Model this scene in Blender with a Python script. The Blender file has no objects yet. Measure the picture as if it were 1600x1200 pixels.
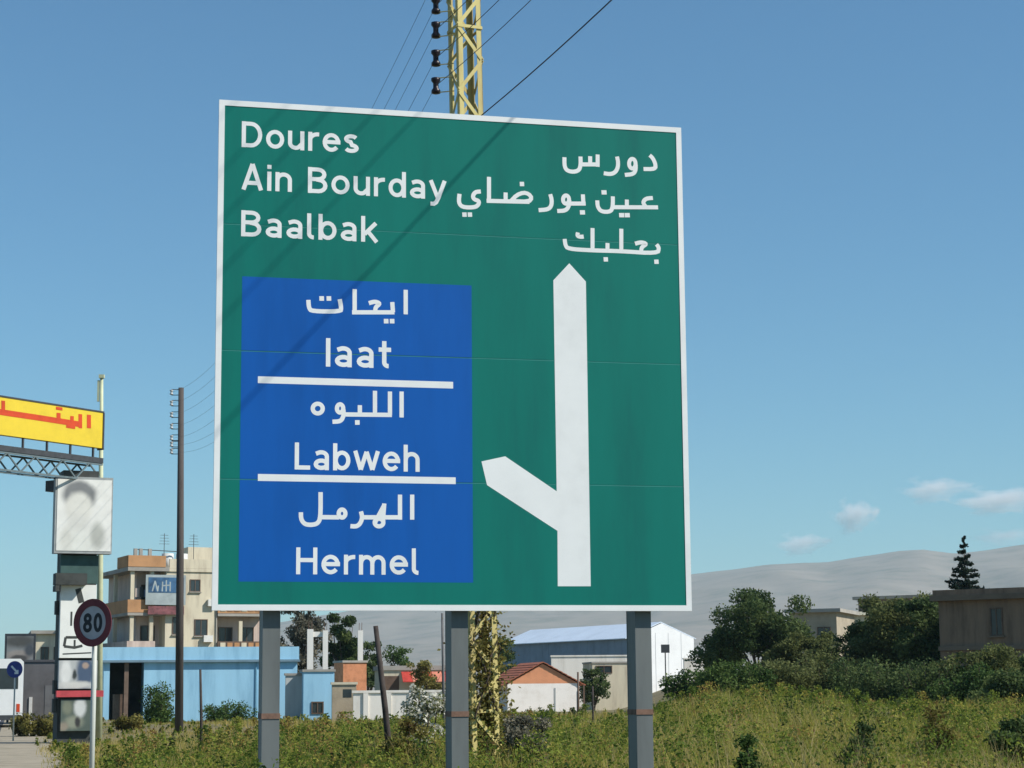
import bpy, math, random
import numpy as np
from mathutils import Vector, Matrix
random.seed(7)
rng = np.random.default_rng(11)
S = bpy.context.scene
COL = S.collection
R = math.radians

# ------------------------------------------------------------------ camera
CAM_H = 1.55
F = 3100.0                       # focal length in pixels of the 1600 px wide photograph
PITCH, ROLL = 0.15392, -0.00865
cd = bpy.data.cameras.new('camera')
cam = bpy.data.objects.new('camera', cd)
COL.objects.link(cam)
cd.sensor_width = 36.0
cd.lens = F / 1600 * 36.0
cd.clip_start, cd.clip_end = 0.1, 40000
cam.location = (0, 0, CAM_H)
cam.matrix_world = Matrix.Translation((0, 0, CAM_H)) @ Matrix.Rotation(R(90) + PITCH, 4, 'X') @ Matrix.Rotation(ROLL, 4, 'Z')
S.camera = cam

# ------------------------------------------------------------------ light
SUN_AZ, SUN_EL = R(108), R(43)   # clockwise from +Y
W = bpy.data.worlds.new('World')
S.world = W
W.use_nodes = True
wn = W.node_tree.nodes
bg = wn['Background']
sky = wn.new('ShaderNodeTexSky')
sky.sky_type = 'NISHITA'
sky.sun_disc = False
sky.sun_elevation = SUN_EL
sky.sun_rotation = SUN_AZ
sky.altitude = 0
sky.air_density = 1.15
sky.dust_density = 0.2
sky.ozone_density = 10.0
tintn = wn.new('ShaderNodeMix')          # slight overall tint of the whole sky
tintn.data_type = 'RGBA'
tintn.blend_type = 'MULTIPLY'
tintn.inputs[0].default_value = 1.0
tintn.inputs[7].default_value = (.84, 1.02, .95, 1)
W.node_tree.links.new(sky.outputs[0], tintn.inputs[6])
W.node_tree.links.new(tintn.outputs[2], bg.inputs[0])
bg.inputs[1].default_value = 0.099
SUN_DIR = Vector((math.sin(SUN_AZ) * math.cos(SUN_EL), math.cos(SUN_AZ) * math.cos(SUN_EL), math.sin(SUN_EL)))
sl = bpy.data.lights.new('sun', 'SUN')
sl.energy = 5.0
sl.angle = R(0.53)
sl.color = (1.0, 0.945, 0.87)
so = bpy.data.objects.new('sun', sl)
so.rotation_euler = SUN_DIR.to_track_quat('Z', 'Y').to_euler()
so.location = (60, -20, 80)
COL.objects.link(so)
S.view_settings.view_transform = 'Standard'
S.view_settings.look = 'None'
S.view_settings.exposure = 0.25
S.view_settings.gamma = 1.0
S.view_settings.use_curve_mapping = False
S.cycles.max_bounces = 8
S.cycles.volume_bounces = 3
S.cycles.transparent_max_bounces = 16

# ------------------------------------------------------------------ pixel -> place
_cr = Vector((math.cos(ROLL), 0, 0)) + Vector((0, -math.sin(PITCH), math.cos(PITCH))) * math.sin(ROLL)
_cu = Vector((-math.sin(ROLL), 0, 0)) + Vector((0, -math.sin(PITCH), math.cos(PITCH))) * math.cos(ROLL)
_cf = Vector((0, math.cos(PITCH), math.sin(PITCH)))
CAMP = Vector((0, 0, CAM_H))

def ray(px, py):
    return (_cf + _cr * ((px - 800) / F) + _cu * ((600 - py) / F))

def at(px, py, D):
    """point seen at a pixel, D metres ahead of the camera"""
    d = ray(px, py)
    return CAMP + d * (D / d.y)

def smooth(a, b, v):
    t = min(1.0, max(0.0, (v - a) / (b - a)))
    return t * t * (3 - 2 * t)

def npsmooth(a, b, v):
    t = np.clip((v - a) / (b - a), 0, 1)
    return t * t * (3 - 2 * t)

def ground_np(x, y):
    q = npsmooth(.048, .11, x / np.maximum(y, 12)) * (1 - .5 * npsmooth(.13, .20, x / np.maximum(y, 12)))        # the land climbs gently towards the right
    h = 0.20 * npsmooth(35, 95, y) + 1.05 * npsmooth(18, 80, y) * q
    h = h + 1.5 * npsmooth(90, 190, y) * npsmooth(.04, .10, x / np.maximum(y, 12)) + 0.8 * npsmooth(140, 230, y)
    road = npsmooth(5, 1.2, x * math.cos(R(14)) + y * math.sin(R(14)))       # flattened towards the road
    h = h * (1 - road)
    und = 0.10 * np.sin(x * .31 + 1.3 + .2 * y) + 0.07 * np.sin(y * .23 - x * .11) + .04 * np.sin(x * .9 + y * .7)
    return h + und * (1 - road) * npsmooth(2, 20, y)

def ground(x, y):
    return float(ground_np(np.array([float(x)]), np.array([float(y)]))[0])

def foot(px, D):
    """ground point under a pixel column at D metres ahead"""
    p = at(px, 1085, D)
    return Vector((p.x, p.y, ground(p.x, p.y)))

# ------------------------------------------------------------------ materials
MATS = {}

def mat(name, col, rough=0.8, var=0.12, scale=3.0, metal=0.0, col2=None, bump=0.0, spec=0.3, scale2=None, streak=False):
    """principled material with two octaves of procedural colour variation (dirt / fading)"""
    if name in MATS:
        return MATS[name]
    m = bpy.data.materials.new(name)
    m.use_nodes = True
    nt = m.node_tree
    N = nt.nodes
    b = N['Principled BSDF']
    b.inputs['Roughness'].default_value = rough
    b.inputs['Metallic'].default_value = metal
    b.inputs['Specular IOR Level'].default_value = spec
    tc = N.new('ShaderNodeTexCoord')
    mp = N.new('ShaderNodeMapping')
    if streak:
        mp.inputs['Scale'].default_value = (1, 1, .15)
    nt.links.new(tc.outputs['Object'], mp.inputs[0])
    n1 = N.new('ShaderNodeTexNoise')
    n1.inputs['Scale'].default_value = scale
    n1.inputs['Detail'].default_value = 6
    n1.inputs['Roughness'].default_value = .65
    nt.links.new(mp.outputs[0], n1.inputs['Vector'])
    cr = N.new('ShaderNodeValToRGB')
    c = Vector(col)
    d = c * (1 - var * 1.6) if col2 is None else Vector(col2)
    l = c * (1 + var)
    cr.color_ramp.elements[0].position = .3
    cr.color_ramp.elements[0].color = (*d, 1)
    cr.color_ramp.elements[1].position = .72
    cr.color_ramp.elements[1].color = (*l, 1)
    e = cr.color_ramp.elements.new(.5)
    e.color = (*c, 1)
    nt.links.new(n1.outputs['Fac'], cr.inputs[0])
    nt.links.new(cr.outputs[0], b.inputs['Base Color'])
    if bump:
        n2 = N.new('ShaderNodeTexNoise')
        n2.inputs['Scale'].default_value = scale2 or scale * 8
        n2.inputs['Detail'].default_value = 4
        nt.links.new(tc.outputs['Object'], n2.inputs['Vector'])
        bp = N.new('ShaderNodeBump')
        bp.inputs['Strength'].default_value = bump
        bp.inputs['Distance'].default_value = .02
        nt.links.new(n2.outputs['Fac'], bp.inputs['Height'])
        nt.links.new(bp.outputs[0], b.inputs['Normal'])
    MATS[name] = m
    return m

def leafmat(name, stops, trans=.35, rough=.6):
    """foliage: colour picked per leaf from the 'tint' attribute"""
    if name in MATS:
        return MATS[name]
    m = bpy.data.materials.new(name)
    m.use_nodes = True
    nt = m.node_tree
    N = nt.nodes
    b = N['Principled BSDF']
    b.inputs['Roughness'].default_value = rough
    b.inputs['Specular IOR Level'].default_value = .07
    a = N.new('ShaderNodeAttribute')
    a.attribute_name = 'tint'
    cr = N.new('ShaderNodeValToRGB')
    els = cr.color_ramp.elements
    for i, (p, c) in enumerate(stops):
        e = els[i] if i < 2 else els.new(p)
        e.position = p
        e.color = (*c, 1)
    nt.links.new(a.outputs['Fac'], cr.inputs[0])
    nt.links.new(cr.outputs[0], b.inputs['Base Color'])
    t = N.new('ShaderNodeBsdfTranslucent')
    nt.links.new(cr.outputs[0], t.inputs[0])
    mx = N.new('ShaderNodeMixShader')
    mx.inputs[0].default_value = trans
    nt.links.new(b.outputs[0], mx.inputs[1])
    nt.links.new(t.outputs[0], mx.inputs[2])
    nt.links.new(mx.outputs[0], N['Material Output'].inputs[0])
    MATS[name] = m
    return m

def printmat(name, base, blobs, wob=.06, freq=3.0, rough=.6):
    """flat printed picture: soft ellipses of ink on paper, blobs = (x, z, rx, rz, colour, softness)"""
    m = bpy.data.materials.new(name)
    m.use_nodes = True
    nt = m.node_tree
    N = nt.nodes
    b = N['Principled BSDF']
    b.inputs['Roughness'].default_value = rough
    b.inputs['Specular IOR Level'].default_value = .2
    tc = N.new('ShaderNodeTexCoord')
    nz = N.new('ShaderNodeTexNoise')
    nz.inputs['Scale'].default_value = freq
    nz.inputs['Detail'].default_value = 5
    nt.links.new(tc.outputs['Object'], nz.inputs['Vector'])
    mul = N.new('ShaderNodeVectorMath'); mul.operation = 'MULTIPLY_ADD'
    mul.inputs[1].default_value = (wob * 2,) * 3
    mul.inputs[2].default_value = (-wob,) * 3
    nt.links.new(nz.outputs['Color'], mul.inputs[0])
    add = N.new('ShaderNodeVectorMath'); add.operation = 'ADD'
    nt.links.new(tc.outputs['Object'], add.inputs[0]); nt.links.new(mul.outputs[0], add.inputs[1])
    rgb = N.new('ShaderNodeRGB')
    rgb.outputs[0].default_value = (*base, 1)
    cur = rgb.outputs[0]
    for (x, z, rx, rz, c, so_) in blobs:
        su_ = N.new('ShaderNodeVectorMath'); su_.operation = 'SUBTRACT'
        su_.inputs[1].default_value = (x, 0, z)
        nt.links.new(add.outputs[0], su_.inputs[0])
        sc_ = N.new('ShaderNodeVectorMath'); sc_.operation = 'MULTIPLY'
        sc_.inputs[1].default_value = (1 / rx, 0, 1 / rz)
        nt.links.new(su_.outputs[0], sc_.inputs[0])
        ln_ = N.new('ShaderNodeVectorMath'); ln_.operation = 'LENGTH'
        nt.links.new(sc_.outputs[0], ln_.inputs[0])
        mr = N.new('ShaderNodeMapRange'); mr.interpolation_type = 'SMOOTHSTEP'
        mr.inputs['From Min'].default_value = 1 + so_
        mr.inputs['From Max'].default_value = 1 - so_
        nt.links.new(ln_.outputs['Value'], mr.inputs['Value'])
        mx = N.new('ShaderNodeMix'); mx.data_type = 'RGBA'
        nt.links.new(mr.outputs[0], mx.inputs[0]); nt.links.new(cur, mx.inputs[6])
        mx.inputs[7].default_value = (*c, 1)
        cur = mx.outputs[2]
    fade = N.new('ShaderNodeMix'); fade.data_type = 'RGBA'; fade.blend_type = 'MULTIPLY'
    fade.inputs[0].default_value = .25
    nt.links.new(cur, fade.inputs[6]); nt.links.new(nz.outputs['Fac'], fade.inputs[7])
    nt.links.new(fade.outputs[2], b.inputs['Base Color'])
    return m

# ------------------------------------------------------------------ mesh helpers
class MB:
    def __init__(s):
        s.v, s.f = [], []

    def add(s, vs, fs):
        o = len(s.v)
        s.v += [tuple(p) for p in vs]
        s.f += [tuple(i + o for i in f) for f in fs]
        return s

    def box(s, x0, x1, y0, y1, z0, z1):
        return s.add([(x0, y0, z0), (x1, y0, z0), (x1, y1, z0), (x0, y1, z0), (x0, y0, z1), (x1, y0, z1), (x1, y1, z1), (x0, y1, z1)],
                     [(3, 2, 1, 0), (4, 5, 6, 7), (0, 1, 5, 4), (1, 2, 6, 5), (2, 3, 7, 6), (3, 0, 4, 7)])

    def bar(s, a, b, w, h=None):
        """rectangular bar from a to b"""
        a, b = Vector(a), Vector(b)
        h = h or w
        d = (b - a).normalized()
        up = Vector((0, 0, 1)) if abs(d.z) < .95 else Vector((0, 1, 0))
        r = d.cross(up).normalized() * (w / 2)
        u = r.cross(d).normalized() * (h / 2)
        vs = [p + q for p in (a, b) for q in (-r - u, r - u, r + u, -r + u)]
        return s.add(vs, [(0, 1, 2, 3), (7, 6, 5, 4), (0, 4, 5, 1), (1, 5, 6, 2), (2, 6, 7, 3), (3, 7, 4, 0)])

    def tube(s, pts, rads, n=8, cap=True):
        pts = [Vector(p) for p in pts]
        if not isinstance(rads, (list, tuple)):
            rads = [rads] * len(pts)
        o = len(s.v)
        ref = None
        for i, p in enumerate(pts):
            d = (pts[min(i + 1, len(pts) - 1)] - pts[max(i - 1, 0)]).normalized()
            if ref is None:
                ref = Vector((0, 0, 1)) if abs(d.z) < .9 else Vector((1, 0, 0))
            x = d.cross(ref).normalized()
            y = x.cross(d).normalized()
            ref = y
            for k in range(n):
                a = 2 * math.pi * k / n
                s.v.append(tuple(p + x * (math.cos(a) * rads[i]) + y * (math.sin(a) * rads[i])))
        for i in range(len(pts) - 1):
            for k in range(n):
                a, b = o + i * n + k, o + i * n + (k + 1) % n
                s.f.append((a, b, b + n, a + n))
        if cap:
            s.f.append(tuple(o + k for k in range(n))[::-1])
            s.f.append(tuple(o + (len(pts) - 1) * n + k for k in range(n)))
        return s

    def prism(s, poly, y0, y1):
        """polygon in x,z pushed from y0 to y1"""
        n = len(poly)
        vs = [(x, y0, z) for x, z in poly] + [(x, y1, z) for x, z in poly]
        fs = [tuple(range(n)), tuple(range(2 * n - 1, n - 1, -1))] + [(i, i + n, (i + 1) % n + n, (i + 1) % n) for i in range(n)]
        return s.add(vs, fs)

    def build(s, name, m, parent=None, smooth_=False):
        me = bpy.data.meshes.new(name)
        me.from_pydata(s.v, [], s.f)
        me.materials.append(m)
        if smooth_:
            me.polygons.foreach_set('use_smooth', [True] * len(me.polygons))
        me.validate()
        # consistent outward normals
        import bmesh
        bm = bmesh.new()
        bm.from_mesh(me)
        bmesh.ops.recalc_face_normals(bm, faces=bm.faces)
        bm.to_mesh(me)
        bm.free()
        o = bpy.data.objects.new(name, me)
        COL.objects.link(o)
        o.parent = parent
        return o

def tag(o, label=None, cat=None, group=None, kind=None):
    if label: o['label'] = label
    if cat: o['category'] = cat
    if group: o['group'] = group
    if kind: o['kind'] = kind
    return o

def thing(name, label, cat, loc=(0, 0, 0), rz=0.0, group=None):
    o = bpy.data.objects.new(name, None)
    o.empty_display_size = .2
    COL.objects.link(o)
    o.location = loc
    o.rotation_euler = (0, 0, rz)
    return tag(o, label, cat, group)

def part(name, m, parent, loc=None, mesh=None):
    o = bpy.data.objects.new(name, mesh)
    COL.objects.link(o)
    o.parent = parent
    if loc: o.location = loc
    return o

def fastmesh(name, V, Fc, m, tint=None, parent=None):
    """numpy quads/tris to mesh; Fc is (n,3) or (n,4)"""
    V = np.asarray(V, dtype=np.float32)
    Fc = np.asarray(Fc, dtype=np.int32)
    k = Fc.shape[1]
    me = bpy.data.meshes.new(name)
    me.vertices.add(len(V))
    me.vertices.foreach_set('co', V.ravel())
    me.loops.add(Fc.size)
    me.loops.foreach_set('vertex_index', Fc.ravel())
    me.polygons.add(len(Fc))
    me.polygons.foreach_set('loop_start', np.arange(0, Fc.size, k, dtype=np.int32))
    me.polygons.foreach_set('loop_total', np.full(len(Fc), k, dtype=np.int32))
    if tint is not None:
        at_ = me.attributes.new('tint', 'FLOAT', 'POINT')
        at_.data.foreach_set('value', np.asarray(tint, dtype=np.float32))
    me.materials.append(m)
    me.update(calc_edges=True)
    o = bpy.data.objects.new(name, me)
    COL.objects.link(o)
    o.parent = parent
    return o

# ================================================================== GROUND, ROAD, MOUNTAINS
def ground_sheet():
    xs = np.concatenate([-np.geomspace(9000, 60, 14), np.arange(-56, 57, 2.0), np.geomspace(60, 9000, 14)])
    ys = np.concatenate([np.linspace(-400, -10, 8), np.arange(-6, 130, 2.0), np.geomspace(134, 9000, 26)])
    X, Y = np.meshgrid(xs, ys)
    Z = ground_np(X, Y)
    V = np.stack([X, Y, Z], -1).reshape(-1, 3)
    nx = len(xs)
    i = np.arange((len(ys) - 1) * (nx - 1))
    a = i // (nx - 1) * nx + i % (nx - 1)
    return V, np.stack([a, a + 1, a + nx + 1, a + nx], -1)

V_, F_ = ground_sheet()
soil = mat('field_soil', (.17, .14, .075), .95, .25, .6, col2=(.09, .095, .035), bump=.5)
g = fastmesh('ground', V_, F_, soil)
tag(g, kind='structure')

RD = R(14.0)       # the road heads 14 degrees to the left of the view axis
def road_pt(s, off, z):
    """s metres along the road, off metres to its right"""
    return (-math.sin(RD) * s + math.cos(RD) * off, math.cos(RD) * s + math.sin(RD) * off, z)

asphalt = mat('asphalt', (.055, .055, .058), .9, .2, 1.2, bump=.4)
gravelm = mat('pale_verge', (.30, .26, .19), .95, .18, 1.1, col2=(.21, .19, .13), bump=.6)
def strip(name, o0, o1, z, m, s0=-60, s1=420, n=120, jit=0.0):
    vs, fs = [], []
    for i in range(n + 1):
        s = s0 + (s1 - s0) * i / n
        vs += [road_pt(s, o0 + random.uniform(-jit, jit), z), road_pt(s, o1 + random.uniform(-jit, jit), z)]
        if i:
            fs.append((2 * i - 2, 2 * i - 1, 2 * i + 1, 2 * i))
    mb = MB().add(vs, fs)
    o = mb.build(name, m)
    return tag(o, kind='structure')
strip('verge', -12.5, 1.15, .012, gravelm, jit=.25)
strip('road', -11.0, -0.55, .018, asphalt)
paint = mat('road_paint', (.72, .71, .66), .8, .15, 4)
strip('edge_line', -0.95, -0.80, .023, paint)

# mountains: eroded range behind the plain
def fbm(x, y, oct_=6, seed=0):
    r = np.random.default_rng(seed)
    out = np.zeros_like(x)
    amp, fr = 1.0, 1.0
    for o in range(oct_):
        for k in range(3):
            a = r.uniform(0, 2 * np.pi)
            ph = r.uniform(0, 6.28)
            out += amp / 3 * np.sin((x * np.cos(a) + y * np.sin(a)) * fr + ph + .8 * np.sin((x * np.sin(a) - y * np.cos(a)) * fr * .7 + ph))
        amp *= .5
        fr *= 2.03
    return out

def mountains():
    ppx = np.array([-900, -500, -200, 0, 300, 580, 800, 950, 1080, 1140, 1200, 1290, 1330, 1400, 1440, 1490, 1545, 1600, 1700, 1900, 2400, 3000])
    ppy = np.array([1064, 1060, 1052, 1035, 1000, 955, 926, 912, 905, 900, 893, 889, 882, 872, 870, 876, 870, 863, 862, 850, 880, 930])
    YR = 5600.0
    xs = np.linspace(-3600, 4800, 420)
    ys = np.concatenate([np.linspace(2200, 6400, 120), np.linspace(6450, 7300, 12)])
    X, Y = np.meshgrid(xs, ys)
    pxs = 800 + F * X / Y
    hor = 1083 - (pxs - 800) * .00865
    ridge = CAM_H + (hor - np.interp(pxs, ppx, ppy)) / F * YR
    prof = npsmooth(2300, YR, Y) ** 1.25 * npsmooth(7400, YR + 150, Y)
    sp = fbm(X / 420, Y / 900, 5, 3)
    gul = 1 - np.abs(fbm(X / 260 + 4, Y / 800, 5, 5))
    mid = np.sin(np.clip(prof, 0, 1) * np.pi)
    Z = ridge * prof + (sp * 40 + gul * 36) * (mid * .8 + .05) * (ridge / 380) - 3
    V = np.stack([X, Y, Z], -1).reshape(-1, 3)
    nx = len(xs)
    i = np.arange((len(ys) - 1) * (nx - 1))
    a = i // (nx - 1) * nx + i % (nx - 1)
    return V, np.stack([a, a + 1, a + nx + 1, a + nx], -1)
V_, F_ = mountains()
rock = mat('bare_mountain', (.235, .195, .16), .95, .16, .010, col2=(.15, .135, .105))
mo = fastmesh('mountains', V_, F_, rock)
tag(mo, kind='structure')

# ================================================================== DIRECTION SIGN
SYAW = 0.2390
SW, SH = 4.0, 4.19
SO = Vector((-2.3935, 15.805, 0))    # under the lower left corner of the board
# corners of the board seen in the photograph fix its lower edge
SZ = at(336, 952.5, SO.y).z
su = Vector((math.cos(SYAW), math.sin(SYAW), 0))
sn = Vector((math.sin(SYAW), -math.cos(SYAW), 0))
SO = Vector((at(332.4, 952.5, 15.805).x, 15.805, 0))

def on_sign(px, py):
    """pixel -> (x, z) on the board, x from its left edge, z above the ground"""
    d = ray(px, py)
    t = (SO - CAMP).dot(sn) / d.dot(sn)
    p = CAMP + d * t
    return ((p - SO).dot(su), p.z)

tl, tr, br_, bl = on_sign(341.2, 155.8), on_sign(1064.5, 199.5), on_sign(1080.5, 956), on_sign(332.4, 952.5)
SX0, SX1 = (tl[0] + bl[0]) / 2, (tr[0] + br_[0]) / 2
SZ0, SZ1 = (bl[1] + br_[1]) / 2, (tl[1] + tr[1]) / 2
GS = ground(SO.x + 2, SO.y + .5)
sign = thing('direction_sign', 'large green road direction sign with white border and blue panel on three grey posts', 'road sign', (SO.x, SO.y, 0), SYAW)

green = mat('sign_green', (.003, .168, .132), .5, .10, 2.2, spec=.18, col2=(.004, .135, .112), streak=True)
blue = mat('sign_blue', (.005, .10, .40), .5, .10, 2.4, spec=.18, streak=True)
white = mat('sign_white', (.80, .82, .80), .55, .05, 2.5, spec=.2)
alu = mat('sign_aluminium', (.05, .27, .23), .5, .1, 4)
steel = mat('galvanised_steel', (.145, .16, .155), .55, .14, 5, metal=.0, spec=.35, streak=True)
rust = mat('rusty_steel', (.20, .12, .085), .85, .3, 14)
dkst = mat('dark_steel', (.05, .055, .06), .6, .2, 6)

FB = .047
ph = (SZ1 - SZ0) / 4
for i in range(4):
    z0, z1 = SZ0 + i * ph + .004, SZ0 + (i + 1) * ph - .004
    MB().box(SX0 + .006, SX1 - .006, 0, .0016, z0, z1).build('panel', green, sign)
MB().box(SX0 + .02, SX1 - .02, .0018, .0085, SZ0 + .02, SZ1 - .02).build('backing_sheet', alu, sign)
f0, f1 = -.004, .030
MB().box(SX0, SX1, f0, f1, SZ1 - FB, SZ1).build('border_bar', white, sign)
MB().box(SX0, SX1, f0, f1, SZ0, SZ0 + FB).build('border_bar', white, sign)
MB().box(SX0, SX0 + FB, f0, f1, SZ0 + FB, SZ1 - FB).build('border_bar', white, sign)
MB().box(SX1 - FB, SX1, f0, f1, SZ0 + FB, SZ1 - FB).build('border_bar', white, sign)

b1, b2, b3, b4 = on_sign(380, 432), on_sign(736, 446), on_sign(740, 908), on_sign(371, 911)
BX0, BX1, BZ0, BZ1 = (b1[0] + b4[0]) / 2, (b2[0] + b3[0]) / 2, (b3[1] + b4[1]) / 2, (b1[1] + b2[1]) / 2
bz = [BZ0] + [SZ0 + i * ph for i in range(4) if BZ0 < SZ0 + i * ph < BZ1] + [BZ1]
bpan = None
for i in range(len(bz) - 1):
    MB().box(BX0, BX1, -.0005, -.0001, bz[i] + (.004 if i else 0), bz[i + 1] - (.004 if i < len(bz) - 2 else 0)).build('blue_panel', blue, sign)

for (p, q) in (((403, 588), (708, 607)), ((403, 740), (712, 757))):
    a, b = on_sign(*p), on_sign(*q)
    zc, hh = (a[1] + b[1]) / 2, .028
    MB().box(a[0], b[0], -.0010, -.0006, zc - hh, zc + hh).build('divider_bar', white, sign)
arrow_px = [(889.5, 411.4), (915.4, 440), (923, 916), (871.5, 916), (871, 829.5), (761, 758), (752.3, 721), (789.4, 713), (869.8, 767.6), (864.6, 438)]
MB().prism([on_sign(*p) for p in arrow_px], -.0008, -.0001).build('arrow', white, sign)

# ---- lettering drawn as strokes
def ribbon(mb, pts, w, y, closed=False):
    P = []
    for p in pts:
        p = Vector((p[0], p[1]))
        if not P or (p - P[-1]).length > 1e-4: P.append(p)
    n = len(P)
    L_, R_ = [], []
    for i in range(n):
        if closed:
            a, b = P[i] - P[i - 1], P[(i + 1) % n] - P[i]
        else:
            a = P[i] - P[i - 1] if i else P[1] - P[0]
            b = P[i + 1] - P[i] if i < n - 1 else P[i] - P[i - 1]
        a, b = a.normalized(), b.normalized()
        t = a + b
        if t.length < 1e-4: t = a
        t.normalize()
        nn = Vector((-t.y, t.x))
        k = nn.dot(Vector((-a.y, a.x)))
        m = w / 2 / max(k, .45)
        L_.append(P[i] + nn * m)
        R_.append(P[i] - nn * m)
    vs = [(p.x, y, p.y) for p in L_] + [(p.x, y, p.y) for p in R_]
    rg = range(n if closed else n - 1)
    mb.add(vs, [(i, (i + 1) % n, n + (i + 1) % n, n + i) for i in rg])

def arc(cx, cy, rx, ry, a0, a1, n=12):
    return [(cx + rx * math.cos(R(a0 + (a1 - a0) * i / n)), cy + ry * math.sin(R(a0 + (a1 - a0) * i / n))) for i in range(n + 1)]

h = .083
X = .74
xc = X / 2
ry = xc - h
GL = {
 'D': (.74, [[(h, 0), (h, 1)], [(h, 1 - h), (.34, 1 - h)] + arc(.34, .5, .317, .5 - h, 90, -90) + [(h, h)]]),
 'o': (.66, [arc(.33, xc, .247, ry, 0, 352, 22)]),
 'u': (.60, [[(h, X), (h, .27)] + arc(.28, .27, .197, .187, 180, 300, 8) + [(.517, .26)], [(.517, X), (.517, 0)]]),
 'r': (.40, [[(h, X), (h, 0)], arc(.36, .44, .277, X - h - .44, 175, 82, 8)]),
 'e': (.65, [[(.10, .385), (.645, .385)], arc(.325, xc, .242, ry, 2, 322, 22)]),
 's': (.54, [arc(.27, .545, .185, .112, 25, 262, 12) + arc(.27, .196, .195, .113, 82, -160, 12)]),
 'A': (.78, [[(.085, 0), (.39, 1.0)], [(.39, 1.0), (.695, 0)], [(.18, .27), (.60, .27)]]),
 'i': (.17, [[(h, X), (h, 0)], [(h, 1.0), (h, .845)]]),
 'n': (.60, [[(h, X), (h, 0)], [(h, .42)] + arc(.30, .44, .217, X - h - .44, 160, 0, 10) + [(.517, 0)]]),
 'B': (.70, [[(h, 0), (h, 1)], [(h, 1 - h), (.36, 1 - h)] + arc(.36, .73, .22, .187, 90, -90, 8) + [(h, .543)], [(.3, .52), (.38, .52)] + arc(.38, .3, .237, .218, 90, -90, 8) + [(h, h)]]),
 'd': (.64, [arc(.31, xc, .227, ry, 0, 352, 20), [(.557, 1.0), (.557, 0)]]),
 'b': (.64, [arc(.33, xc, .227, ry, 0, 352, 20), [(h, 1.0), (h, 0)]]),
 'a': (.58, [[(.09, .60)] + arc(.28, .50, .20, .157, 110, 0, 8) + [(.48, 0)], arc(.285, .215, .2, .135, 20, 340, 16)]),
 'y': (.62, [[(.06, X), (.32, .03)], [(.56, X), (.33, .05), (.25, -.12), (.17, -.18), (.05, -.18)]]),
 'l': (.27, [[(h, 1.0), (h, .22)] + arc(.23, .22, .147, .142, 180, 275, 6)]),
 'k': (.58, [[(h, 1.0), (h, 0)], [(.52, X), (.13, .29)], [(.24, .42), (.55, 0)]]),
 'I': (.17, [[(h, 1.0), (h, 0)]]),
 't': (.44, [[(.2, .96), (.2, .21)] + arc(.33, .21, .13, .13, 180, 275, 6), [(.02, X - h), (.42, X - h)]]),
 'L': (.56, [[(h, 1.0), (h, h), (.56, h)]]),
 'w': (.92, [[(.05, X), (.25, .04)], [(.25, .04), (.46, X - .03)], [(.46, X - .03), (.67, .04)], [(.67, .04), (.87, X)]]),
 'h': (.60, [[(h, 1.0), (h, 0)], [(h, .42)] + arc(.30, .44, .217, X - h - .44, 160, 0, 10) + [(.517, 0)]]),
 'H': (.74, [[(h, 1.0), (h, 0)], [(.657, 1.0), (.657, 0)], [(h, .53), (.657, .53)]]),
 'm': (.94, [[(h, X), (h, 0)], [(h, .42)] + arc(.28, .44, .19, X - h - .44, 160, 0, 9) + [(.47, 0)], [(.47, .42)] + arc(.667, .44, .19, X - h - .44, 160, 0, 9) + [(.857, 0)]]),
 '8': (.62, [arc(.31, .735, .2, .185, 0, 352, 18), arc(.31, .285, .235, .21, 0, 352, 18)]),
 '0': (.62, [arc(.31, .5, .225, .42, 0, 352, 22)]),
}
def soft(pts, it=2, closed=False):
    for _ in range(it):
        if len(pts) < 3: return pts
        out = [] if closed else [pts[0]]
        rg = range(len(pts)) if closed else range(len(pts) - 1)
        for i in rg:
            a, b = pts[i], pts[(i + 1) % len(pts)]
            if closed or i > 0: out.append((a[0] * .75 + b[0] * .25, a[1] * .75 + b[1] * .25))
            if closed or i < len(pts) - 2: out.append((a[0] * .25 + b[0] * .75, a[1] * .25 + b[1] * .75))
        if not closed: out.append(pts[-1])
        pts = out
    return pts

def latin(txt, x0, x1, zb, cap, parent, m, weight=.155, y=None, name='lettering'):
    adv, xs = 0, []
    for c in txt:
        xs.append(adv)
        adv += (.34 if c == ' ' else GL[c][0]) + .115
    adv -= .115
    k = (x1 - x0) / adv
    mb = MB()
    yy = y if y is not None else -.0008
    for c, a in zip(txt, xs):
        if c == ' ': continue
        for st in GL[c][1]:
            yy -= .00004
            cl = c in 'obdea80' and len(st) > 15 and c != 'e'
            ribbon(mb, [(x0 + (a + p[0]) * k, zb + p[1] * cap) for p in st], weight * cap, yy, closed=cl and abs(st[0][0] - st[-1][0]) < .08)
    return mb.build(name, m, parent)

for txt, l_, r_, t_ in (('Doures', (377, 230), (560.5, 239.5), (377, 189.6)), ('Ain', (376.5, 296), (456.5, 300), (376.5, 255.3)), ('Bourday', (480.5, 301.5), (697.5, 312), (480.5, 261)),
                        ('Baalbak', (376, 368.7), (590, 379), (376, 327.9)), ('Iaat', (508.5, 573), (612, 575.5), (508, 528.5)),
                        ('Labweh', (460, 733), (656, 738), (460, 690.5)), ('Hermel', (462, 896), (655, 899.5), (462, 854))):
    a, b, c = on_sign(*l_), on_sign(*r_), on_sign(*t_)
    latin(txt, a[0], b[0], (a[1] + b[1]) / 2, c[1] - a[1], sign, white)

def dotq(c, s=34):
    return [(c[0] - s, c[1]), (c[0] + s, c[1])]
def ellz(cx, cy, rx, ry_, n=16):
    return [(cx + rx * math.cos(2 * math.pi * i / n), cy + ry_ * math.sin(2 * math.pi * i / n)) for i in range(n)]
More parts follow.
